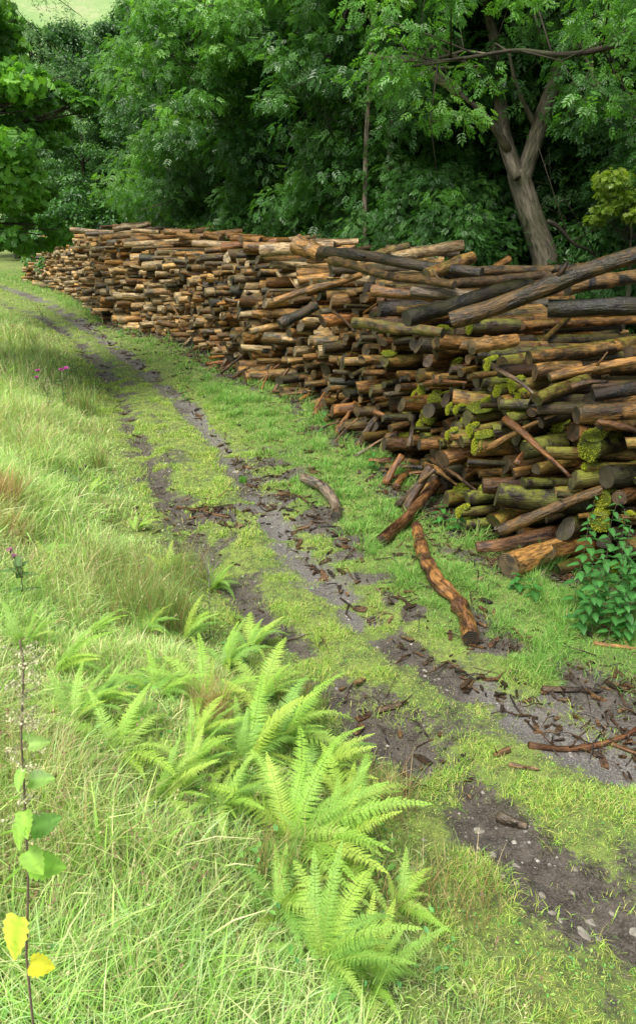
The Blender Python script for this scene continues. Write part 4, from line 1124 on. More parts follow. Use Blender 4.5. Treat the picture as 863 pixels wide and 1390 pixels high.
# larch top left
def larch():
    y = 17.0
    bx = (-45 - 431.5) / F * 16.8; zb = float(H(bx, y)); root = empty('larch_tree', (bx, y, zb), 'pale feathery conifer with hanging needles behind the left sycamore', 'tree')
    rs = np.random.default_rng(55)
    mb = MB(); tube(mb, np.array([[0, 0, -.3], [.05, 0, 4], [.0, .05, 8], [0, 0, 13]]), [.22, .17, .1, .02], 10, .08, 2, lco=True)
    pos = []; fw = []
    for i in range(90):
        z = 3.6 + 9 * (i / 90); L = np.interp(z, [3, 4.5, 6, 8, 13], [.8, 2.3, 3.1, 3.2, 1.2]) * rs.uniform(.7, 1.1); a = i * 2.4
        d = np.array([math.cos(a), math.sin(a), 0])
        P = np.array([[0, 0, z], *[d * L * u + [0, 0, z - .5 * L * u ** 1.5 + .1 * u] for u in (.35, .7, 1)]])
        tube(mb, P, [.03, .022, .014, .005], 5, 0, 1, lco=True)
        for u in np.linspace(.15, 1, 16):
            p = d * L * u + np.array([0, 0, z - .5 * L * u ** 1.5 + .1 * u]); 
            hl = rs.uniform(.25, .7); sd = rs.normal(size=3) * .12; sd[2] = 0
            for v in np.linspace(0, 1, 12):
                for _ in range(5):
                    pos.append(p + sd * v + [0, 0, -hl * v] + rs.normal(size=3) * .02); fw.append(rs.normal(size=3) * [1, 1, .5] + [0, 0, -.6])
    pos = np.array(pos); fw = np.array(fw); n = len(pos)
    nm = rs.normal(size=(n, 3)); b = np.array([[0, 0, 0], [.5, .09, 0], [1, 0, 0], [.5, -.09, 0]])
    V, Fs, m = place_shapes(b, [np.array([[0, 1, 2, 3]])], pos, fw, nm, rs.uniform(.06, .11, n))
    mc = MB(); mc.add(V, Fs, 0, col=np.repeat(np.array([.24, .40, .20]) * rs.uniform(.6, 1.4, (n, 1)), m, 0))
    mb.build('trunk', M_DBARK, root); mc.build('crown', M_LEAF, root, smooth=False)
larch()

# yellow green shrub at the right
def yshrub():
    y = 9.6
    base = pz(850, 380, y); zb = float(H(base[0], base[1])); rp = np.array([base[0], base[1], zb])
    root = empty('shrub', rp, 'yellow green shrub glowing at the right edge behind the stack', 'shrub')
    rs = np.random.default_rng(66); cl = []
    for _ in range(22): cl.append((*(pz(rs.uniform(805, 930), rs.uniform(240, 300), y + rs.uniform(-.4, .6)) - rp), rs.uniform(.08, .24)))
    mb = MB(); skeleton(mb, .06, [(0, 0, -.2), (0, 0, .8), (.05, 0, 1.6), (.0, .1, 2.4)], cl, 67, 20)
    mb.build('stem', M_DBARK, root)
    link_mesh('foliage', crown_mesh('shrub leaves', cl, 110, 'maple', .075, G_YEL, 68, .5, .3), root)
yshrub()

# ------------------------------------------------------------------ grass
def blades(mb, X, Y, Z, L, W, lean, col, tip, rs, seg=3):
    n = len(X)
    a = rs.random(n) * 2 * PI; d = np.stack([np.cos(a), np.sin(a)], 1) * lean[:, None] + np.array([.10, -.05]) * lean[:, None]
    b = rs.random(n) * 2 * PI; wx, wy = np.cos(b), np.sin(b)
    u = np.linspace(0, 1, seg + 1)
    P = np.zeros((n, seg + 1, 3))
    P[:, :, 0] = X[:, None] + d[:, 0:1] * L[:, None] * u ** 1.8
    P[:, :, 1] = Y[:, None] + d[:, 1:2] * L[:, None] * u ** 1.8
    ln = np.clip(lean, 0, 1.2)[:, None]
    P[:, :, 2] = Z[:, None] - .01 + L[:, None] * (u * (1 - .28 * ln * u) - .25 * ln ** 2 * u ** 2.5)
    w = np.stack([wx, wy, 0 * wx], 1)[:, None] * (W[:, None] * (1 - u[:-1] ** 1.6 * .75))[..., None]
    V = np.concatenate([np.stack([P[:, :-1] - w, P[:, :-1] + w], 2).reshape(n, -1, 3), P[:, -1:]], 1)
    m = 2 * seg + 1
    base = (np.arange(n) * m)[:, None]
    T = []
    for k in range(seg - 1):
        o = 2 * k; T += [[o, o + 1, o + 3], [o, o + 3, o + 2]]
    T.append([2 * seg - 2, 2 * seg - 1, 2 * seg])
    T = (base[:, None] + np.array(T)[None]).reshape(-1, 3)
    uu = np.concatenate([np.repeat(u[:-1], 2), [1]])[None, :, None]
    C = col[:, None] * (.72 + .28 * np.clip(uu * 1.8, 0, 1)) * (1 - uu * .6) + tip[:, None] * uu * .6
    mb.add(V.reshape(-1, 3), [T], 0, col=C.reshape(-1, 3))

def scatter(n, y0, y1, x0f, x1f, pw, rs):
    Y = y0 + (y1 - y0) * rs.random(n) ** pw
    X = x0f(Y) + (x1f(Y) - x0f(Y)) * rs.random(n)
    return X, Y
GC = np.array([(.42, .74, .18), (.52, .79, .24), (.66, .80, .38), (.28, .54, .15), (.74, .78, .46), (.44, .68, .32)])
STRAW = np.array([.66, .54, .30])
EDGE = np.array([on(*p)[:2] for p in [(-160, 385), (0, 415), (60, 440), (105, 478), (160, 590), (200, 680), (245, 760), (310, 840), (400, 930), (500, 1030), (555, 1120), (590, 1200), (650, 1300), (760, 1450), (1000, 1800)]])
def left_region(X, Y):
    dl, sl = pdist(X, Y, EDGE); return np.where(sl < 0, dl, -dl)
ferns = [(395, 1150, 15, .78, 'largest fern, filling the middle of the bank beside the left rut'), (330, 1040, 12, .62, 'large fern just above and left of the largest fern'), (445, 1180, 10, .55, 'fern spreading over the lower right side of the largest one'),
         (280, 960, 10, .55, 'fern at the upper end of the big cluster'), (380, 1010, 9, .6, 'fern leaning over the left rut at the cluster top'), (160, 1030, 8, .52, 'fern with broad pale fronds left of the big cluster'), (215, 1090, 7, .45, 'low fern below the pale broad one'),
         (75, 915, 4, .5, 'fern with a single long frond arching right'), (35, 880, 6, .38, 'yellow green fern by the left edge below the thistle head'), (430, 1310, 9, .5, 'lowest fern, half cut by the bottom of the view'), (500, 1335, 8, .42, 'fern with long flat fronds right of the lowest one'),
         (225, 780, 8, .42, 'small fern high on the bank in the rush'), (290, 800, 8, .38, 'small fern at the edge of the left rut'), (60, 760, 6, .36, 'small fern below the straw tuft'), (125, 670, 7, .35, 'fern low in the grass on the upper bank'), (185, 720, 7, .32, 'smallest fern of the upper bank'), (340, 880, 9, .42, 'fern between the rush and the track'), (250, 870, 8, .42, 'fern in the middle of the rush'),
         (355, 950, 9, .5, 'fern filling the cluster between its top and the large fern'), (470, 1110, 8, .5, 'fern at the right flank of the cluster, arching over the tuft'), (300, 1100, 7, .42, 'fern at the lower left flank of the largest fern'), (100, 985, 6, .4, 'fern with pale fronds under the long arching frond'), (305, 905, 8, .45, 'fern just inside the cluster, above the one that fills it'), (425, 1060, 8, .48, 'fern on the track side of the cluster, level with its middle'), (265, 1010, 7, .42, 'fern on the meadow side of the cluster'), (375, 1235, 8, .42, 'fern between the largest fern and the lowest one'), (195, 860, 6, .36, 'fern in the dense rush tuft'), (130, 960, 6, .4, 'fern just left of the broad pale one'), (210, 950, 8, .45, 'fern between the broad pale one and the cluster'), (120, 870, 6, .4, 'fern above the one with a single frond, in the rush edge'), (255, 1050, 7, .38, 'fern low on the meadow flank, below its neighbour'), (540, 1230, 6, .34, 'small fern out in the straw tuft near the left rut')]
FERN_XY = [on(f[0], f[1])[:2] for f in ferns]
def grow_meadow():
    rs = np.random.default_rng(91); mb = MB()
    lo = lambda Y: -.62 * Y - 1.2; hi = lambda Y: np.interp(Y, [1, 2, 3, 5, 8, 12, 20, 30], [1.8, 1.7, 1.3, .6, -.5, -2.2, -5, -9])
    for (n, a, b, pw, wf) in ((180000, 1.15, 4.2, .85, 1.0), (120000, 4.2, 10, 1.0, 1.7), (60000, 10, 34, 1.3, 3.6)):
        X, Y = scatter(n, a, b, lo, hi, pw, rs)
        d = left_region(X, Y); cl = fbm(X * 1.6, Y * 1.6, s=51, o=3); cl2 = noise(X * 5, Y * 5, s=52)
        keep = (d > -.05) & (rs.random(n) < np.clip((d + .08) * 3.2, .12, 1) * (.55 + .6 * cl2))
        X, Y, d, cl, cl2 = [v[keep] for v in (X, Y, d, cl, cl2)]; n = len(X)
        Z = H(X, Y)
        fd = np.full(n, 9.); 
        for fx, fy in FERN_XY: fd = np.minimum(fd, np.hypot(X - fx, Y - fy))
        L = (.35 + .65 * sm(fd, .12, .42)) * rs.uniform(.4, 1.15, n) * (.05 + .22 * sm(d, 0, .9)) * (.55 + 1.0 * cl) * (1 + .35 * (cl2 - .5)) * 1.25
        W = (.0009 + .0012 * rs.random(n) + .0032 * (rs.random(n) < .07)) * wf
        k = rs.integers(0, len(GC), n); t = sm(cl + .25 * (rs.random(n) - .5), .38, .62)[:, None]
        col = GC[k] * (1 - .25 * t) * rs.uniform(.75, 1.2, (n, 1)) * np.array([1 + .12 * cl, 1 + 0 * cl, 1 - .1 * cl]).T
        straw = rs.random(n) < .04 + .15 * sm(noise(X * .9, Y * .9, s=55), .58, .8)
        col[straw] = STRAW * rs.uniform(.6, 1.1, (straw.sum(), 1))
        tip = col * 1.15 + np.array([.05, .03, 0])
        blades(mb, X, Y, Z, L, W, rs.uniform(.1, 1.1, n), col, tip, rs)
    tag(mb.build('grass', M_GRASS, smooth=False), 'long pale green meadow grass covering the bank left of the track', 'grass', kind='stuff')
    mb = MB()
    for (n, a, b, wf) in ((5200, 1.3, 5, 1.0), (5200, 5, 16, 2.2)):
        X, Y = scatter(n, a, b, lo, hi, 1.0, rs); d = left_region(X, Y); cl = noise(X * 1.2, Y * 1.2, s=58)
        fd = np.full(n, 9.)
        for fx, fy in FERN_XY: fd = np.minimum(fd, np.hypot(X - fx, Y - fy))
        k = (d > .25) & (fd > .3) & (rs.random(n) < sm(cl, .3, .75)); X, Y = X[k], Y[k]; n = len(X); Z = H(X, Y)
        L = rs.uniform(.22, .55, n); lean = rs.uniform(.05, .5, n)
        c = np.where(rs.random((n, 1)) < .5, np.array([[.55, .50, .24]]), np.array([[.40, .60, .20]])) * rs.uniform(.7, 1.15, (n, 1))
        st = np.random.default_rng(4); n0 = mb.n
        blades(mb, X, Y, Z, L, np.full(n, .0008) * wf, lean, c, c, rs, 4)
        tip = mb.v[-1].reshape(n, 9, 3)[:, 8]; pre = mb.v[-1].reshape(n, 9, 3)[:, 6]
        dr_ = tip - pre; dr_ /= np.linalg.norm(dr_, axis=1)[:, None]
        K = 9; pos = np.repeat(tip, K, 0) - np.repeat(dr_, K, 0) * (rs.random((n * K, 1)) * .07)
        V, Fs, m_ = place_shapes(np.array([[0, 0, 0], [.5, .22, 0], [1, 0, 0], [.5, -.22, 0]]), [np.array([[0, 1, 2, 3]])], pos, np.repeat(dr_, K, 0) + .5 * rs.normal(size=(n * K, 3)), rs.normal(size=(n * K, 3)), rs.uniform(.006, .014, n * K) * wf ** .5)
        hc = np.where(rs.random((n, 1)) < .4, np.array([[.36, .20, .16]]), np.array([[.62, .55, .32]]))
        mb.add(V, Fs, 0, col=np.repeat(np.repeat(hc, K, 0) * rs.uniform(.7, 1.2, (n * K, 1)), m_, 0))
    tag(mb.build('seeding_grass', M_GRASS, smooth=False), 'thin flowering grass stalks with pale seed heads standing over the bank', 'grass', kind='stuff')
    mb = MB(); n = 16000
    X, Y = scatter(n, 1.2, 9, lambda Y: -.62 * Y - 1.2, lambda Y: Y * 0 + 3.4, 1.1, rs)
    m = mud(X, Y); q = X * QN[0] + Y * QN[1]; A = X * AX[0] + Y * AX[1]; k = (A - face_a(np.clip(q, Q0, Q1)) < 0) & (rs.random(n) < sm(noise(X * 2.6, Y * 2.6, s=83), .45, .75)) & (m < .6); X, Y = X[k], Y[k]; n = len(X)
    dd = left_region(X, Y); Z = H(X, Y) + np.where(dd > .1, rs.uniform(.01, .10, n), rs.uniform(.003, .018, n))
    a = rs.random(n) * 6.28; nm = np.stack([.35 * rs.normal(size=n), .35 * rs.normal(size=n), np.ones(n)], 1)
    V, Fs, m_ = place_shapes(*LK['simple'], np.stack([X, Y, Z], 1), np.stack([np.cos(a), np.sin(a), .2 * rs.normal(size=n)], 1), nm, rs.uniform(.010, .034, n) * np.where(dd > .1, 1.2, .6))
    cc = np.array([(.16, .40, .09), (.22, .46, .10), (.13, .34, .11), (.34, .50, .12)])[rs.integers(0, 4, n)] * rs.uniform(.7, 1.2, (n, 1))
    mb.add(V, Fs, 0, col=np.repeat(cc, m_, 0))
    tag(mb.build('low_weeds', M_GRASS, smooth=False), 'small broad leaves of clover and other weeds dotted through the turf', 'ground cover', kind='stuff')
    # verge and the strip between the ruts
    mb = MB()
    lo = lambda Y: np.interp(Y, [2, 3, 5, 8, 12, 18, 26, 34], [-.2, -.2, -1.3, -3.2, -6.2, -10, -16, -22]); hi = lambda Y: np.interp(Y, [2, 3, 5, 8, 12, 18, 26, 34], [3.2, 3.2, 3, 1.6, .4, -1.8, -5.5, -9])
    GV = np.array([(.34, .54, .10), (.43, .60, .12), (.52, .62, .15), (.24, .47, .09), (.58, .57, .20)])
    GR = np.array([(.19, .40, .07), (.20, .38, .07), (.36, .54, .14), (.20, .42, .10)])
    for (n, a, b, pw, wf) in ((240000, 1.6, 5.5, .9, 1.1), (190000, 5.5, 12, 1.0, 2.0), (80000, 12, 36, 1.2, 4.2)):
        X, Y = scatter(n, a, b, lo, hi, pw, rs)
        d = left_region(X, Y); dr, sr = pdist(X, Y, RUT_R); right = np.where(sr > 0, dr, -dr)
        q = X * QN[0] + Y * QN[1]; A = X * AX[0] + Y * AX[1]; bb = A - face_a(np.clip(q, Q0, Q1))
        m = mud(X, Y); n5 = fbm(X * 5, Y * 5, s=61)
        keep = (d < .15) & ((bb < .12) | (q < Q0 - .05) | (q > Q1 + .4)) & (rs.random(n) < np.clip(1.08 - 1.35 * m + .55 * (noise(X * 22, Y * 22, s=64) - .45), 0.03, 1) * (.25 + 1.1 * n5)) & (f_wood(X, Y) < .5)
        X, Y, right, m, n5, bb, q = [v[keep] for v in (X, Y, right, m, n5, bb, q)]; n = len(X); Z = H(X, Y)
        inr = sm(right, .1, .5)
        tall = sm(n5, .5, .75)
        L = rs.uniform(.6, 1.1, n) * (.028 + .05 * tall + inr * (.02 + .05 * tall) + .06 * inr * np.exp(-((bb + .1) / .2) ** 2))
        L *= np.interp(Y, [3, 20], [1, 1.5])
        W = (.0012 + .0012 * rs.random(n)) * wf
        c1 = GV[rs.integers(0, len(GV), n)]; c2 = GR[rs.integers(0, len(GR), n)]
        col = (c1 * (1 - inr[:, None]) + c2 * inr[:, None]) * rs.uniform(.7, 1.2, (n, 1))
        st_ = rs.random(n) < .06; col[st_] = STRAW * .7
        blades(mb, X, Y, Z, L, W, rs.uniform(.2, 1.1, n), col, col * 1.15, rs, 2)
    tag(mb.build('short_grass', M_GRASS, smooth=False), 'short bright grass on the strip between the ruts and on the verge', 'grass', kind='stuff')
grow_meadow()

# rush tufts and straw tufts
def tuft(name, px, py, n, L, spread, cols, label, cat, group, seed, wd=.0016, lean=(.1, .6), heads=0):
    rs = np.random.default_rng(seed); p = on(px, py); mb = MB()
    a = rs.random(n) * 2 * PI; r = spread * np.sqrt(rs.random(n))
    X, Y = r * np.cos(a), r * np.sin(a); Z = H(X + p[0], Y + p[1]) - p[2]
    c = np.array(cols)[rs.integers(0, len(cols), n)] * rs.uniform(.75, 1.2, (n, 1))
    LL = L * rs.uniform(.55, 1.1, n)
    blades(mb, X, Y, Z, LL, np.full(n, wd), rs.uniform(*lean, n), c, c * 1.1, rs, 4)
    o = mb.build(name, M_GRASS, smooth=False, loc=p); tag(o, label, cat, group)
    return o
RU = 'tufts of tall grass and rush on the bank'
GRN = [(.26, .40, .11), (.32, .46, .14), (.20, .32, .08), (.42, .28, .14)]; ST = [(.55, .40, .20), (.62, .50, .28), (.45, .28, .14)]
for i, a in enumerate([(205, 850, 900, .55, .28, GRN, 'dense tuft of fine dark green rush right of the single arching frond'), (165, 800, 500, .45, .22, GRN, 'fine rush tuft on the bank above the single arching frond'), (255, 790, 420, .42, .2, GRN, 'rush tuft with brownish tips beside the upper ferns'),
        (0, 700, 500, .5, .14, ST, 'bleached straw tuft spilling over at the left edge'), (20, 735, 260, .35, .12, ST, 'smaller straw tuft just below the bleached one'), (290, 985, 260, .38, .1, ST, 'arching orange straw tuft beside the largest fern'), (60, 545, 160, .35, .1, [(.08, .06, .03), (.2, .25, .08)], 'dark hollow tuft below the magenta thistles'),
        (620, 1220, 260, .22, .18, ST + GRN, 'low straw coloured tuft beside the left rut at the bottom'), (330, 655, 120, .1, .04, [(.15, .35, .05)], 'small bright tuft on the strip between the ruts'), (520, 1090, 300, .25, .16, GRN + ST, 'tuft of mixed grass right of the largest fern'),
        (740, 775, 260, .26, .12, [(.06, .16, .03), (.1, .22, .04)], 'dark green grass tuft under the split ochre butt'), (130, 640, 200, .4, .15, GRN, 'open rush tuft at the upper bank'), (40, 470, 160, .5, .2, GRN, 'tall weedy tuft by the far bank'), (110, 560, 240, .5, .2, GRN, 'tall thin weeds below the magenta thistles'), (400, 1200, 240, .3, .15, ST + GRN, 'thin tuft at the foot of the lowest fern'),
        (410, 960, 200, .3, .15, GRN, 'tuft between the largest fern and the left rut'), (480, 1240, 260, .24, .2, ST + GRN, 'sparse straw tuft right of the lowest fern')]):
    px, py, n, L, sp, cols, lab = a
    tuft('grass_tuft', px, py, n, L, sp, cols, lab, 'grass tuft', RU, 800 + i, .0014 if py > 700 else .003)

# ------------------------------------------------------------------ ferns
def frond_mesh(seed, L=1.0, np_=32, bend=.9, wid=.26, colr=(.40, .62, .13)):
    rs = np.random.default_rng(seed); mb = MB()
    u = np.linspace(0, 1, np_ + 4)
    ang = R(64) - bend * 1.3 * u ** 1.1
    dx, dz = np.cos(ang), np.sin(ang)
    X = np.concatenate([[0], np.cumsum((dx[:-1] + dx[1:]) / 2)]) / len(u) * L; Z = np.concatenate([[0], np.cumsum((dz[:-1] + dz[1:]) / 2)]) / len(u) * L
    sw = (.13 if seed % 2 else -.10) * L * u ** 1.6
    P = np.stack([X, sw, Z], 1)
    tube(mb, P, np.linspace(.0045, .0012, len(u)), 4, 0, 1, col=np.array([.30, .42, .08]))
    T = np.gradient(P, axis=0); T /= np.linalg.norm(T, axis=1)[:, None]
    gap = L / len(u)
    B, Dx, Nn, Sc, Cc = [], [], [], [], []
    for i in range(4, len(u)):
        t = (u[i] - u[4]) / (1 - u[4])
        pl = (wid * L * min(1, .50 + t * 1.9) * (1 - t) ** .8 * 1.12 + .006) * rs.uniform(.86, 1.1)
        side0 = np.array([0, 1., 0]); N = np.cross(T[i], side0); N /= np.linalg.norm(N)
        if N[2] < 0: N = -N
        for s in (1, -1):
            d = side0 * s * .95 + T[i] * rs.uniform(.2, .42) + N * rs.uniform(-.28, .22); d /= np.linalg.norm(d)
            ax = np.cross(N, d); ax /= np.linalg.norm(ax)
            m = max(5, int(pl / .0075)); vv = (np.arange(m) + .6) / m
            w0 = gap * .60
            for v in vv:
                q = P[i] + d * pl * v - N * pl * .20 * v ** 2 + T[i] * pl * .10 * v ** 2
                ll = w0 * (1 - v ** 1.6 * .9)
                for s2 in (1, -1):
                    B.append(q); Dx.append(ax * s2 * .95 + d * .38); Nn.append(N + rs.normal(size=3) * .16); Sc.append(ll); Cc.append(1 - .2 * (1 - v) + .2 * t)
    B, Dx, Nn, Sc, Cc = map(np.array, (B, Dx, Nn, Sc, Cc))
    b = np.array([[0, -.22, 0], [.55, -.24, .02], [1, 0, -.06], [.5, .24, .02], [0, .22, 0]])
    V, Fs, m = place_shapes(b, [np.array([[0, 1, 2, 3, 4]])], B, Dx, Nn, Sc)
    col = np.array(colr) * Cc[:, None] * rs.uniform(.75, 1.18, (len(B), 1))
    if seed % 4 == 0:
        k = (Cc > 1.18); col[k] = np.array([.42, .28, .10])
    mb.add(V, Fs, 0, col=np.repeat(col, m, 0))
    return mb.mesh('fern frond', M_FERN, smooth=False)
FR = [frond_mesh(sd_, 1.0, 32, b, w, colr=c) for sd_, b, w, c in ((1, .9, .18, (.36, .58, .11)), (2, 1.15, .20, (.42, .62, .10)), (3, .7, .16, (.28, .48, .09)), (4, 1.4, .20, (.40, .58, .12)), (5, 1.0, .17, (.32, .55, .08)), (6, 1.25, .19, (.26, .48, .10)), (7, .8, .19, (.46, .62, .11)), (8, 1.55, .18, (.24, .44, .09)))]
FG = 'bright green ferns growing down the bank beside the track'
for i, (px, py, n, L, lab) in enumerate(ferns):
    p = on(px, py); n += 5; L *= .76; root = empty('fern', p, lab, 'fern', FG)
    a0 = random.uniform(0, 6)
    for k in range(n):
        a = a0 + k * 2 * PI / n + random.uniform(-.5, .5)
        if random.random() < .55 and 'single' not in lab: a = random.gauss(.35, .8)
        if 'single' in lab: a = random.uniform(-.3, .7)
        s = L * random.uniform(.6, 1.12)
        link_mesh('frond', random.choice(FR), root, (random.uniform(-.02, .02), random.uniform(-.02, .02), -.01), (random.uniform(-.15, .15), random.uniform(-.25, .2), a), s)

# ------------------------------------------------------------------ nettles and weeds
def nettle_leaf(L, W, col, seed=0, yellow=False):
    n = 12; u = np.linspace(0, 1, n + 1)
    w = W * 1.1 * np.sin(PI * np.clip(u * .84 + .16, 0, 1)) ** .7 * (1 - u * .5)
    w[0] = W * .55; w[-1] = 0
    ser = 1 + .10 * np.where(np.arange(n + 1) % 2, 1, -1)
    mid = np.stack([u * L, 0 * u, -.22 * L * u ** 2], 1)
    V = []; C = []
    col = np.array(col, float)
    for s in (-1, -.5, 0, .5, 1):
        e = mid.copy(); e[:, 1] = w * s * (ser if abs(s) == 1 else 1); e[:, 0] += .10 * L * abs(s) * (1 - u) * -.6; e[:, 2] += .10 * W * abs(s) ** 2 - (.018 * L * np.abs(np.sin(u * 16)) if abs(s) == .5 else 0)
        V.append(e)
        cc = np.tile(col, (n + 1, 1))
        if yellow:
            k = np.clip(abs(s) * 1.2 - .1 + .2 * np.abs(np.sin(u * 16 + 1)), 0, 1)[:, None]; cc = cc * (1 - k) + np.array([.66, .68, .10]) * k
        elif s == 0: cc = cc * 1.35
        cc = cc * (1 - .22 * (np.abs(np.sin(u * 16 + abs(s))) < .35))[:, None]; C.append(cc)
    V = np.concatenate(V); C = np.concatenate(C); m = n + 1; F4 = []
    for r in range(4):
        for i in range(n): F4.append([r * m + i, r * m + i + 1, (r + 1) * m + i + 1, (r + 1) * m + i])
    return V, np.array(F4), C
def rot(v, yaw, pitch, roll=0):
    M = np.array(Euler((roll, pitch, yaw)).to_matrix()); return v @ M.T

def nettle(p, hgt, label, group, seed, leafL=.07, col=(.05, .17, .03), npair=9, lean=(0, 0), tassels=True, bottom_bare=.15, stem_r=.003, name='nettle', scol=(.10, .09, .05)):
    rs = random.Random(seed); root = empty(name, p, label, 'plant', group)
    u = np.linspace(0, 1, 14); P = np.stack([lean[0] * u ** 1.6 + .01 * np.sin(u * 7 + seed), lean[1] * u ** 1.6, hgt * u - .02], 1)
    mb = MB(); tube(mb, P, np.linspace(stem_r, stem_r * .45, 14), 6, 0, 1, col=np.array(scol)); mb.build('stem', M_STEM, root)
    for k in range(npair):
        t = bottom_bare + (1 - bottom_bare) * (k + .5) / npair; c = np.array([np.interp(t, u, P[:, i]) for i in range(3)])
        sz = leafL * np.interp(t, [0, .4, .75, 1], [.95, 1.1, .8, .35]) * rs.uniform(.85, 1.15)
        ya = (k % 2) * PI / 2 + rs.uniform(-.35, .35)
        lm = MB()
        for s in (0, PI):
            V, F4, C = nettle_leaf(sz, sz * .36, np.array(col) * rs.uniform(.75, 1.3), yellow=False)
            V = rot(V, ya + s, rs.uniform(.0, .45)); pet = rot(np.array([[sz * .25, 0, 0]]), ya + s, -.4)[0]
            lm.add(V + c + pet, [F4], 0, col=C); tube(lm, np.array([c, c + pet * .6, c + pet]), [.0015, .0012, .001], 4, 0, 1, col=np.array(col) * 1.4)
        lm.build('leaf_pair', M_LEAF, root)
    return root
NG = 'stinging nettles in the clump before the near end of the stack'
nl = [(800, 862, .62), (778, 835, .70), (822, 855, .74), (845, 850, .60), (790, 800, .74), (815, 790, .70), (838, 800, .62), (858, 835, .66), (802, 838, .45), (826, 868, .40), (848, 872, .36), (842, 790, .5), (870, 860, .55), (785, 860, .36), (810, 850, .55), (835, 835, .5), (855, 812, .5)]
nlab = ['front nettle, tall, leftmost of the clump front', 'tall nettle whose tip stands clear before the dark log gaps', 'tallest nettle in the middle of the clump', 'nettle at the right side of the clump front', 'tall thin-tipped nettle behind the clump middle', 'second tall nettle at the back of the clump', 'shorter nettle at the back right of the clump', 'nettle at the right edge behind the front ones',
        'low nettle hidden in the middle of the clump', 'lowest nettle at the very front of the clump', 'low nettle at the front right corner of the clump', 'middling nettle at the right rear of the clump', 'nettle at the extreme right of the clump', 'low nettle at the front left corner of the clump', 'middling nettle in the heart of the clump', 'middling nettle right of the clump heart', 'nettle on the right flank of the clump']
for i, (px, py, h) in enumerate(nl):
    nettle(on(px, py), h * 1.06, nlab[i], NG, 900 + i, .075, (.06, .19, .045), 10, (random.uniform(-.06, .06), random.uniform(-.05, .05)))
for i, (px, py, h, lab) in enumerate([(598, 712, .22, 'small dark leafed nettle between the stack foot and the straight wet log'), (620, 722, .22, 'small nettle at the stack foot, right of the dark leafed one'), (505, 640, .3, 'young nettle growing before the shards'), (700, 800, .16, 'low nettle in the grass before the split butt'), (722, 812, .18, 'low broad nettle right of the low one in the grass'), (250, 545, .28, 'weed on the verge before the far half of the stack'), (165, 462, .5, 'leafy weed against the face at the far half'), (440, 590, .4, 'nettle growing against the face at the bend')]):
    nettle(on(px, py), h, lab, 'nettles scattered along the foot of the stack', 950 + i, .075, (.05, .18, .035), 5)

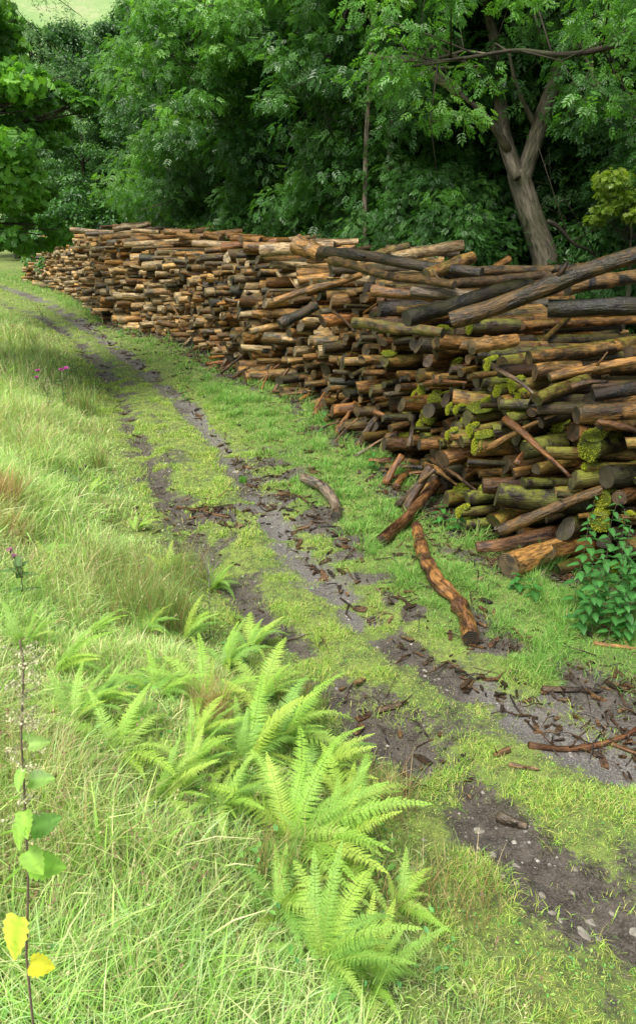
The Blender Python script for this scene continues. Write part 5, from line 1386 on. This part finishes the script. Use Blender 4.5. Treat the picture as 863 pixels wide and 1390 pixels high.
# the tall one right in front of the camera
def front_nettle():
    y = 1.02
    base = pz(36, 1420, y); zb = float(H(base[0], base[1])); rp = np.array([base[0], base[1], zb])
    root = empty('nettle', rp, 'tall blurred nettle close to the viewer at the bottom left, its lowest leaf yellowing', 'plant')
    ks = [pz(36, 1300, y), pz(39, 1200, y), pz(34, 1080, y + .01), pz(29, 1000, y), pz(33, 900, y), pz(27, 868, y)]
    P = np.array([rp] + [k for k in ks]) - rp
    t = np.linspace(0, 1, len(P)); tt = np.linspace(0, 1, 24); Q = np.stack([np.interp(tt, t, P[:, j]) for j in range(3)], 1)
    mb = MB(); tube(mb, Q, np.linspace(.0026, .0012, 24), 7, 0, 1, col=np.array([.16, .10, .09])); mb.build('stem', M_STEM, root)
    lf = [(1232, PI * 1.42, .056, (.20, .36, .05), True, .95), (1175, .15, .062, (.13, .30, .07), False, .2), (1180, PI + .3, .05, (.12, .28, .07), False, .5), (1130, .5, .055, (.10, .24, .09), False, -.15), (1128, PI - .2, .05, (.13, .3, .07), False, .25), (1105, PI * 1.45, .05, (.14, .30, .08), False, .9),
          (1060, .1, .042, (.13, .27, .10), False, -.1), (1062, PI + .1, .036, (.12, .26, .10), False, .2), (1010, PI * .5, .035, (.14, .28, .12), False, .1), (1012, .3, .035, (.15, .28, .12), False, .0), (1310, .2, .05, (.42, .48, .06), False, .4), (1215, 2.2, .04, (.14, .3, .07), False, .4), (1150, 5.6, .05, (.14, .3, .07), False, .6), (1095, 5.0, .045, (.14, .3, .07), False, .7), (1040, 4.6, .035, (.14, .3, .09), False, .6), (1085, 2.8, .04, (.14, .3, .09), False, .2), (960, PI, .02, (.16, .26, .12), False, .1), (930, .2, .018, (.16, .26, .12), False, .1)]
    for py, yaw, L, c, yel, pit in lf:
        c0 = pz(33, py, y) - rp
        L = L * (1.35 if yel else 1.0); V, F4, C = nettle_leaf(L, L * .44, np.array(c) * np.array([2.1, 1.7, 1.1]), yellow=yel)
        pet = rot(np.array([[L * .22, 0, 0]]), yaw, pit * .3)[0]
        lm = MB(); lm.add(rot(V, yaw, pit, .5 if not yel else .2) + c0 + pet, [F4], 0, col=C); tube(lm, np.array([c0, c0 + pet]), [.0011, .0009], 4, 0, 1, col=np.array([.2, .25, .08]))
        lm.build('leaf', M_LEAF, root)
    rs = np.random.default_rng(3)
    for py in (1110, 1085, 1040, 1015, 985, 965, 945, 925, 905, 885):
        c0 = pz(32, py, y) - rp; tm = MB()
        for s in range(4):
            a = rs.uniform(0, 2 * PI); d = np.array([math.cos(a), math.sin(a), rs.uniform(-.3, .6)]) * .034
            E = c0 + d + [0, 0, -.012]
            tube(tm, np.array([c0, c0 + d * .7, E]), [.0005, .0004, .0003], 3, 0, 1, col=np.array([.3, .22, .15]))
            n = 34; pos = c0 + d * rs.random((n, 1)) + rs.normal(size=(n, 3)) * .003
            V, Fs, m = place_shapes(np.array([[0, 0, 0], [.5, .5, 0], [1, 0, 0], [.5, -.5, 0]]), [np.array([[0, 1, 2, 3]])], pos, rs.normal(size=(n, 3)), rs.normal(size=(n, 3)), rs.uniform(.002, .005, n))
            tm.add(V, Fs, 0, col=np.repeat(np.array([[.46, .46, .26]]) * rs.uniform(.7, 1.2, (n, 1)), m, 0))
        tm.build('flower_tassel', M_STEM, root)
front_nettle()

def thistle(px, py, h, label, seed, heads, col=(.55, .06, .38), px_r=.02):
    rs = np.random.default_rng(seed); p = on(px, py); root = empty('thistle', p, label, 'plant', 'thistles in flower on the bank')
    mb = MB(); tube(mb, np.array([[0, 0, -.02], [.01, 0, h * .5], [.03, .01, h * .9]]), [.004, .0035, .002], 6, 0, 1, col=np.array([.12, .17, .07]))
    hs = []
    for k in range(heads):
        e = np.array([rs.uniform(-.11, .11), rs.uniform(-.08, .08), h * rs.uniform(.85, 1.1)]); tube(mb, np.array([[.01, 0, h * .55], [e[0] * .6, e[1] * .6, h * .78], e]), [.0025, .002, .0015], 5, 0, 1, col=np.array([.14, .18, .08])); hs.append(e)
    mb.build('stem', M_STEM, root)
    lm = MB()
    for k in range(9):
        z = h * rs.uniform(.08, .75); V, F4, C = nettle_leaf(.11, .025, (.13, .22, .08)); lm.add(rot(V, rs.uniform(0, 6.28), rs.uniform(-.6, .1)) + [0, 0, z], [F4], 0, col=C)
    lm.build('leaves', M_LEAF, root)
    for e in hs:
        fm = MB(); n = 60; d = rs.normal(size=(n, 3)) * [.7, .7, .4] + [0, 0, .8]
        V, Fs, m = place_shapes(np.array([[0, -.04, 0], [1, -.1, 0], [1.15, 0, 0], [1, .1, 0], [0, .04, 0]]), [np.array([[0, 1, 2, 3, 4]])], np.tile(e, (n, 1)), d, rs.normal(size=(n, 3)), rs.uniform(.8, 1.1, n) * px_r)
        fm.add(V, Fs, 0, col=np.repeat(np.array([col]) * rs.uniform(.7, 1.2, (n, 1)), m, 0)); 
        u = np.linspace(0, PI, 6); tube(fm, np.array([e + [0, 0, -.012], e + [0, 0, -.004], e + [0, 0, .004], e + [0, 0, .012]]), np.array([.003, .009, .009, .006]) * px_r / .02, 8, 0, 1, col=np.array([.10, .12, .06]))
        fm.build('flower_head', M_STEM, root)
thistle(88, 560, .62, 'thistle with the brightest magenta head, by the dark hollow', 1, 2, px_r=.034)
thistle(68, 570, .60, 'thistle with small magenta heads left of the brightest one', 2, 3, px_r=.026)
thistle(34, 830, .40, 'thistle with dull pink heads at the left edge above the yellow green fern', 3, 3, (.42, .12, .28), .018)
thistle(108, 690, .36, 'thistle gone over, its brown heads above the upper bank fern', 4, 3, (.12, .08, .06), .014)
thistle(60, 450, .6, 'tall weed with small pink heads far up the bank', 5, 3, (.40, .10, .22), .02)

def dead_weed():
    p = on(285, 868); root = empty('dead_weed', p, 'bare grey branching weed standing between rush and left rut', 'plant')
    rs = np.random.default_rng(9); mb = MB(); h = .52
    tube(mb, np.array([[0, 0, -.02], [.01, 0, h * .5], [.02, 0, h]]), [.0035, .0028, .001], 5, 0, 1, col=np.array([.2, .19, .15]))
    for k in range(16):
        z = h * rs.uniform(.25, .95); a = rs.uniform(0, 6.28); l = rs.uniform(.08, .2)
        d = np.array([math.cos(a) * .6, math.sin(a) * .6, .8]) * l; tube(mb, np.array([[.01, 0, z], np.array([.01, 0, z]) + d * .5 + rs.normal(size=3) * .01, np.array([.01, 0, z]) + d]), [.002, .0015, .0008], 4, 0, 1, col=np.array([.22, .20, .16]))
    mb.build('stem', M_STEM, root)
dead_weed()

# ------------------------------------------------------------------ light
w = bpy.data.worlds.new('World'); S.world = w; w.use_nodes = True
nt = w.node_tree; nt.nodes.clear(); t = NT(nt)
sky = t.n('ShaderNodeTexSky', _sky_type='NISHITA', _sun_disc=False, _sun_elevation=R(60), _sun_rotation=R(215), _air_density=1.0, _dust_density=3.0)
hs = t.n('ShaderNodeHueSaturation'); hs.inputs['Saturation'].default_value = .45; t.link(sky.outputs[0], hs.inputs['Color'])
bg = t.n('ShaderNodeBackground'); bg.inputs['Strength'].default_value = .21; t.link(hs.outputs[0], bg.inputs['Color'])
ow = t.n('ShaderNodeOutputWorld'); t.link(bg.outputs[0], ow.inputs['Surface'])
sd = bpy.data.lights.new('sun', 'SUN'); sd.energy = 6.2; sd.angle = R(32); sd.color = (1, .96, .88)
so = bpy.data.objects.new('sun', sd); COL.objects.link(so)
el, az = R(60), R(215)       # azimuth clockwise from +Y
dirv = Vector((math.sin(az) * math.cos(el), math.cos(az) * math.cos(el), math.sin(el)))
so.rotation_euler = dirv.to_track_quat('Z', 'Y').to_euler()
S.view_settings.view_transform = 'Standard'; S.view_settings.look = 'None'; S.view_settings.exposure = 0; S.view_settings.gamma = 1
S.render.engine = 'CYCLES'
S.cycles.max_bounces = 5; S.cycles.diffuse_bounces = 2; S.cycles.glossy_bounces = 2; S.cycles.transmission_bounces = 3; S.cycles.transparent_max_bounces = 4
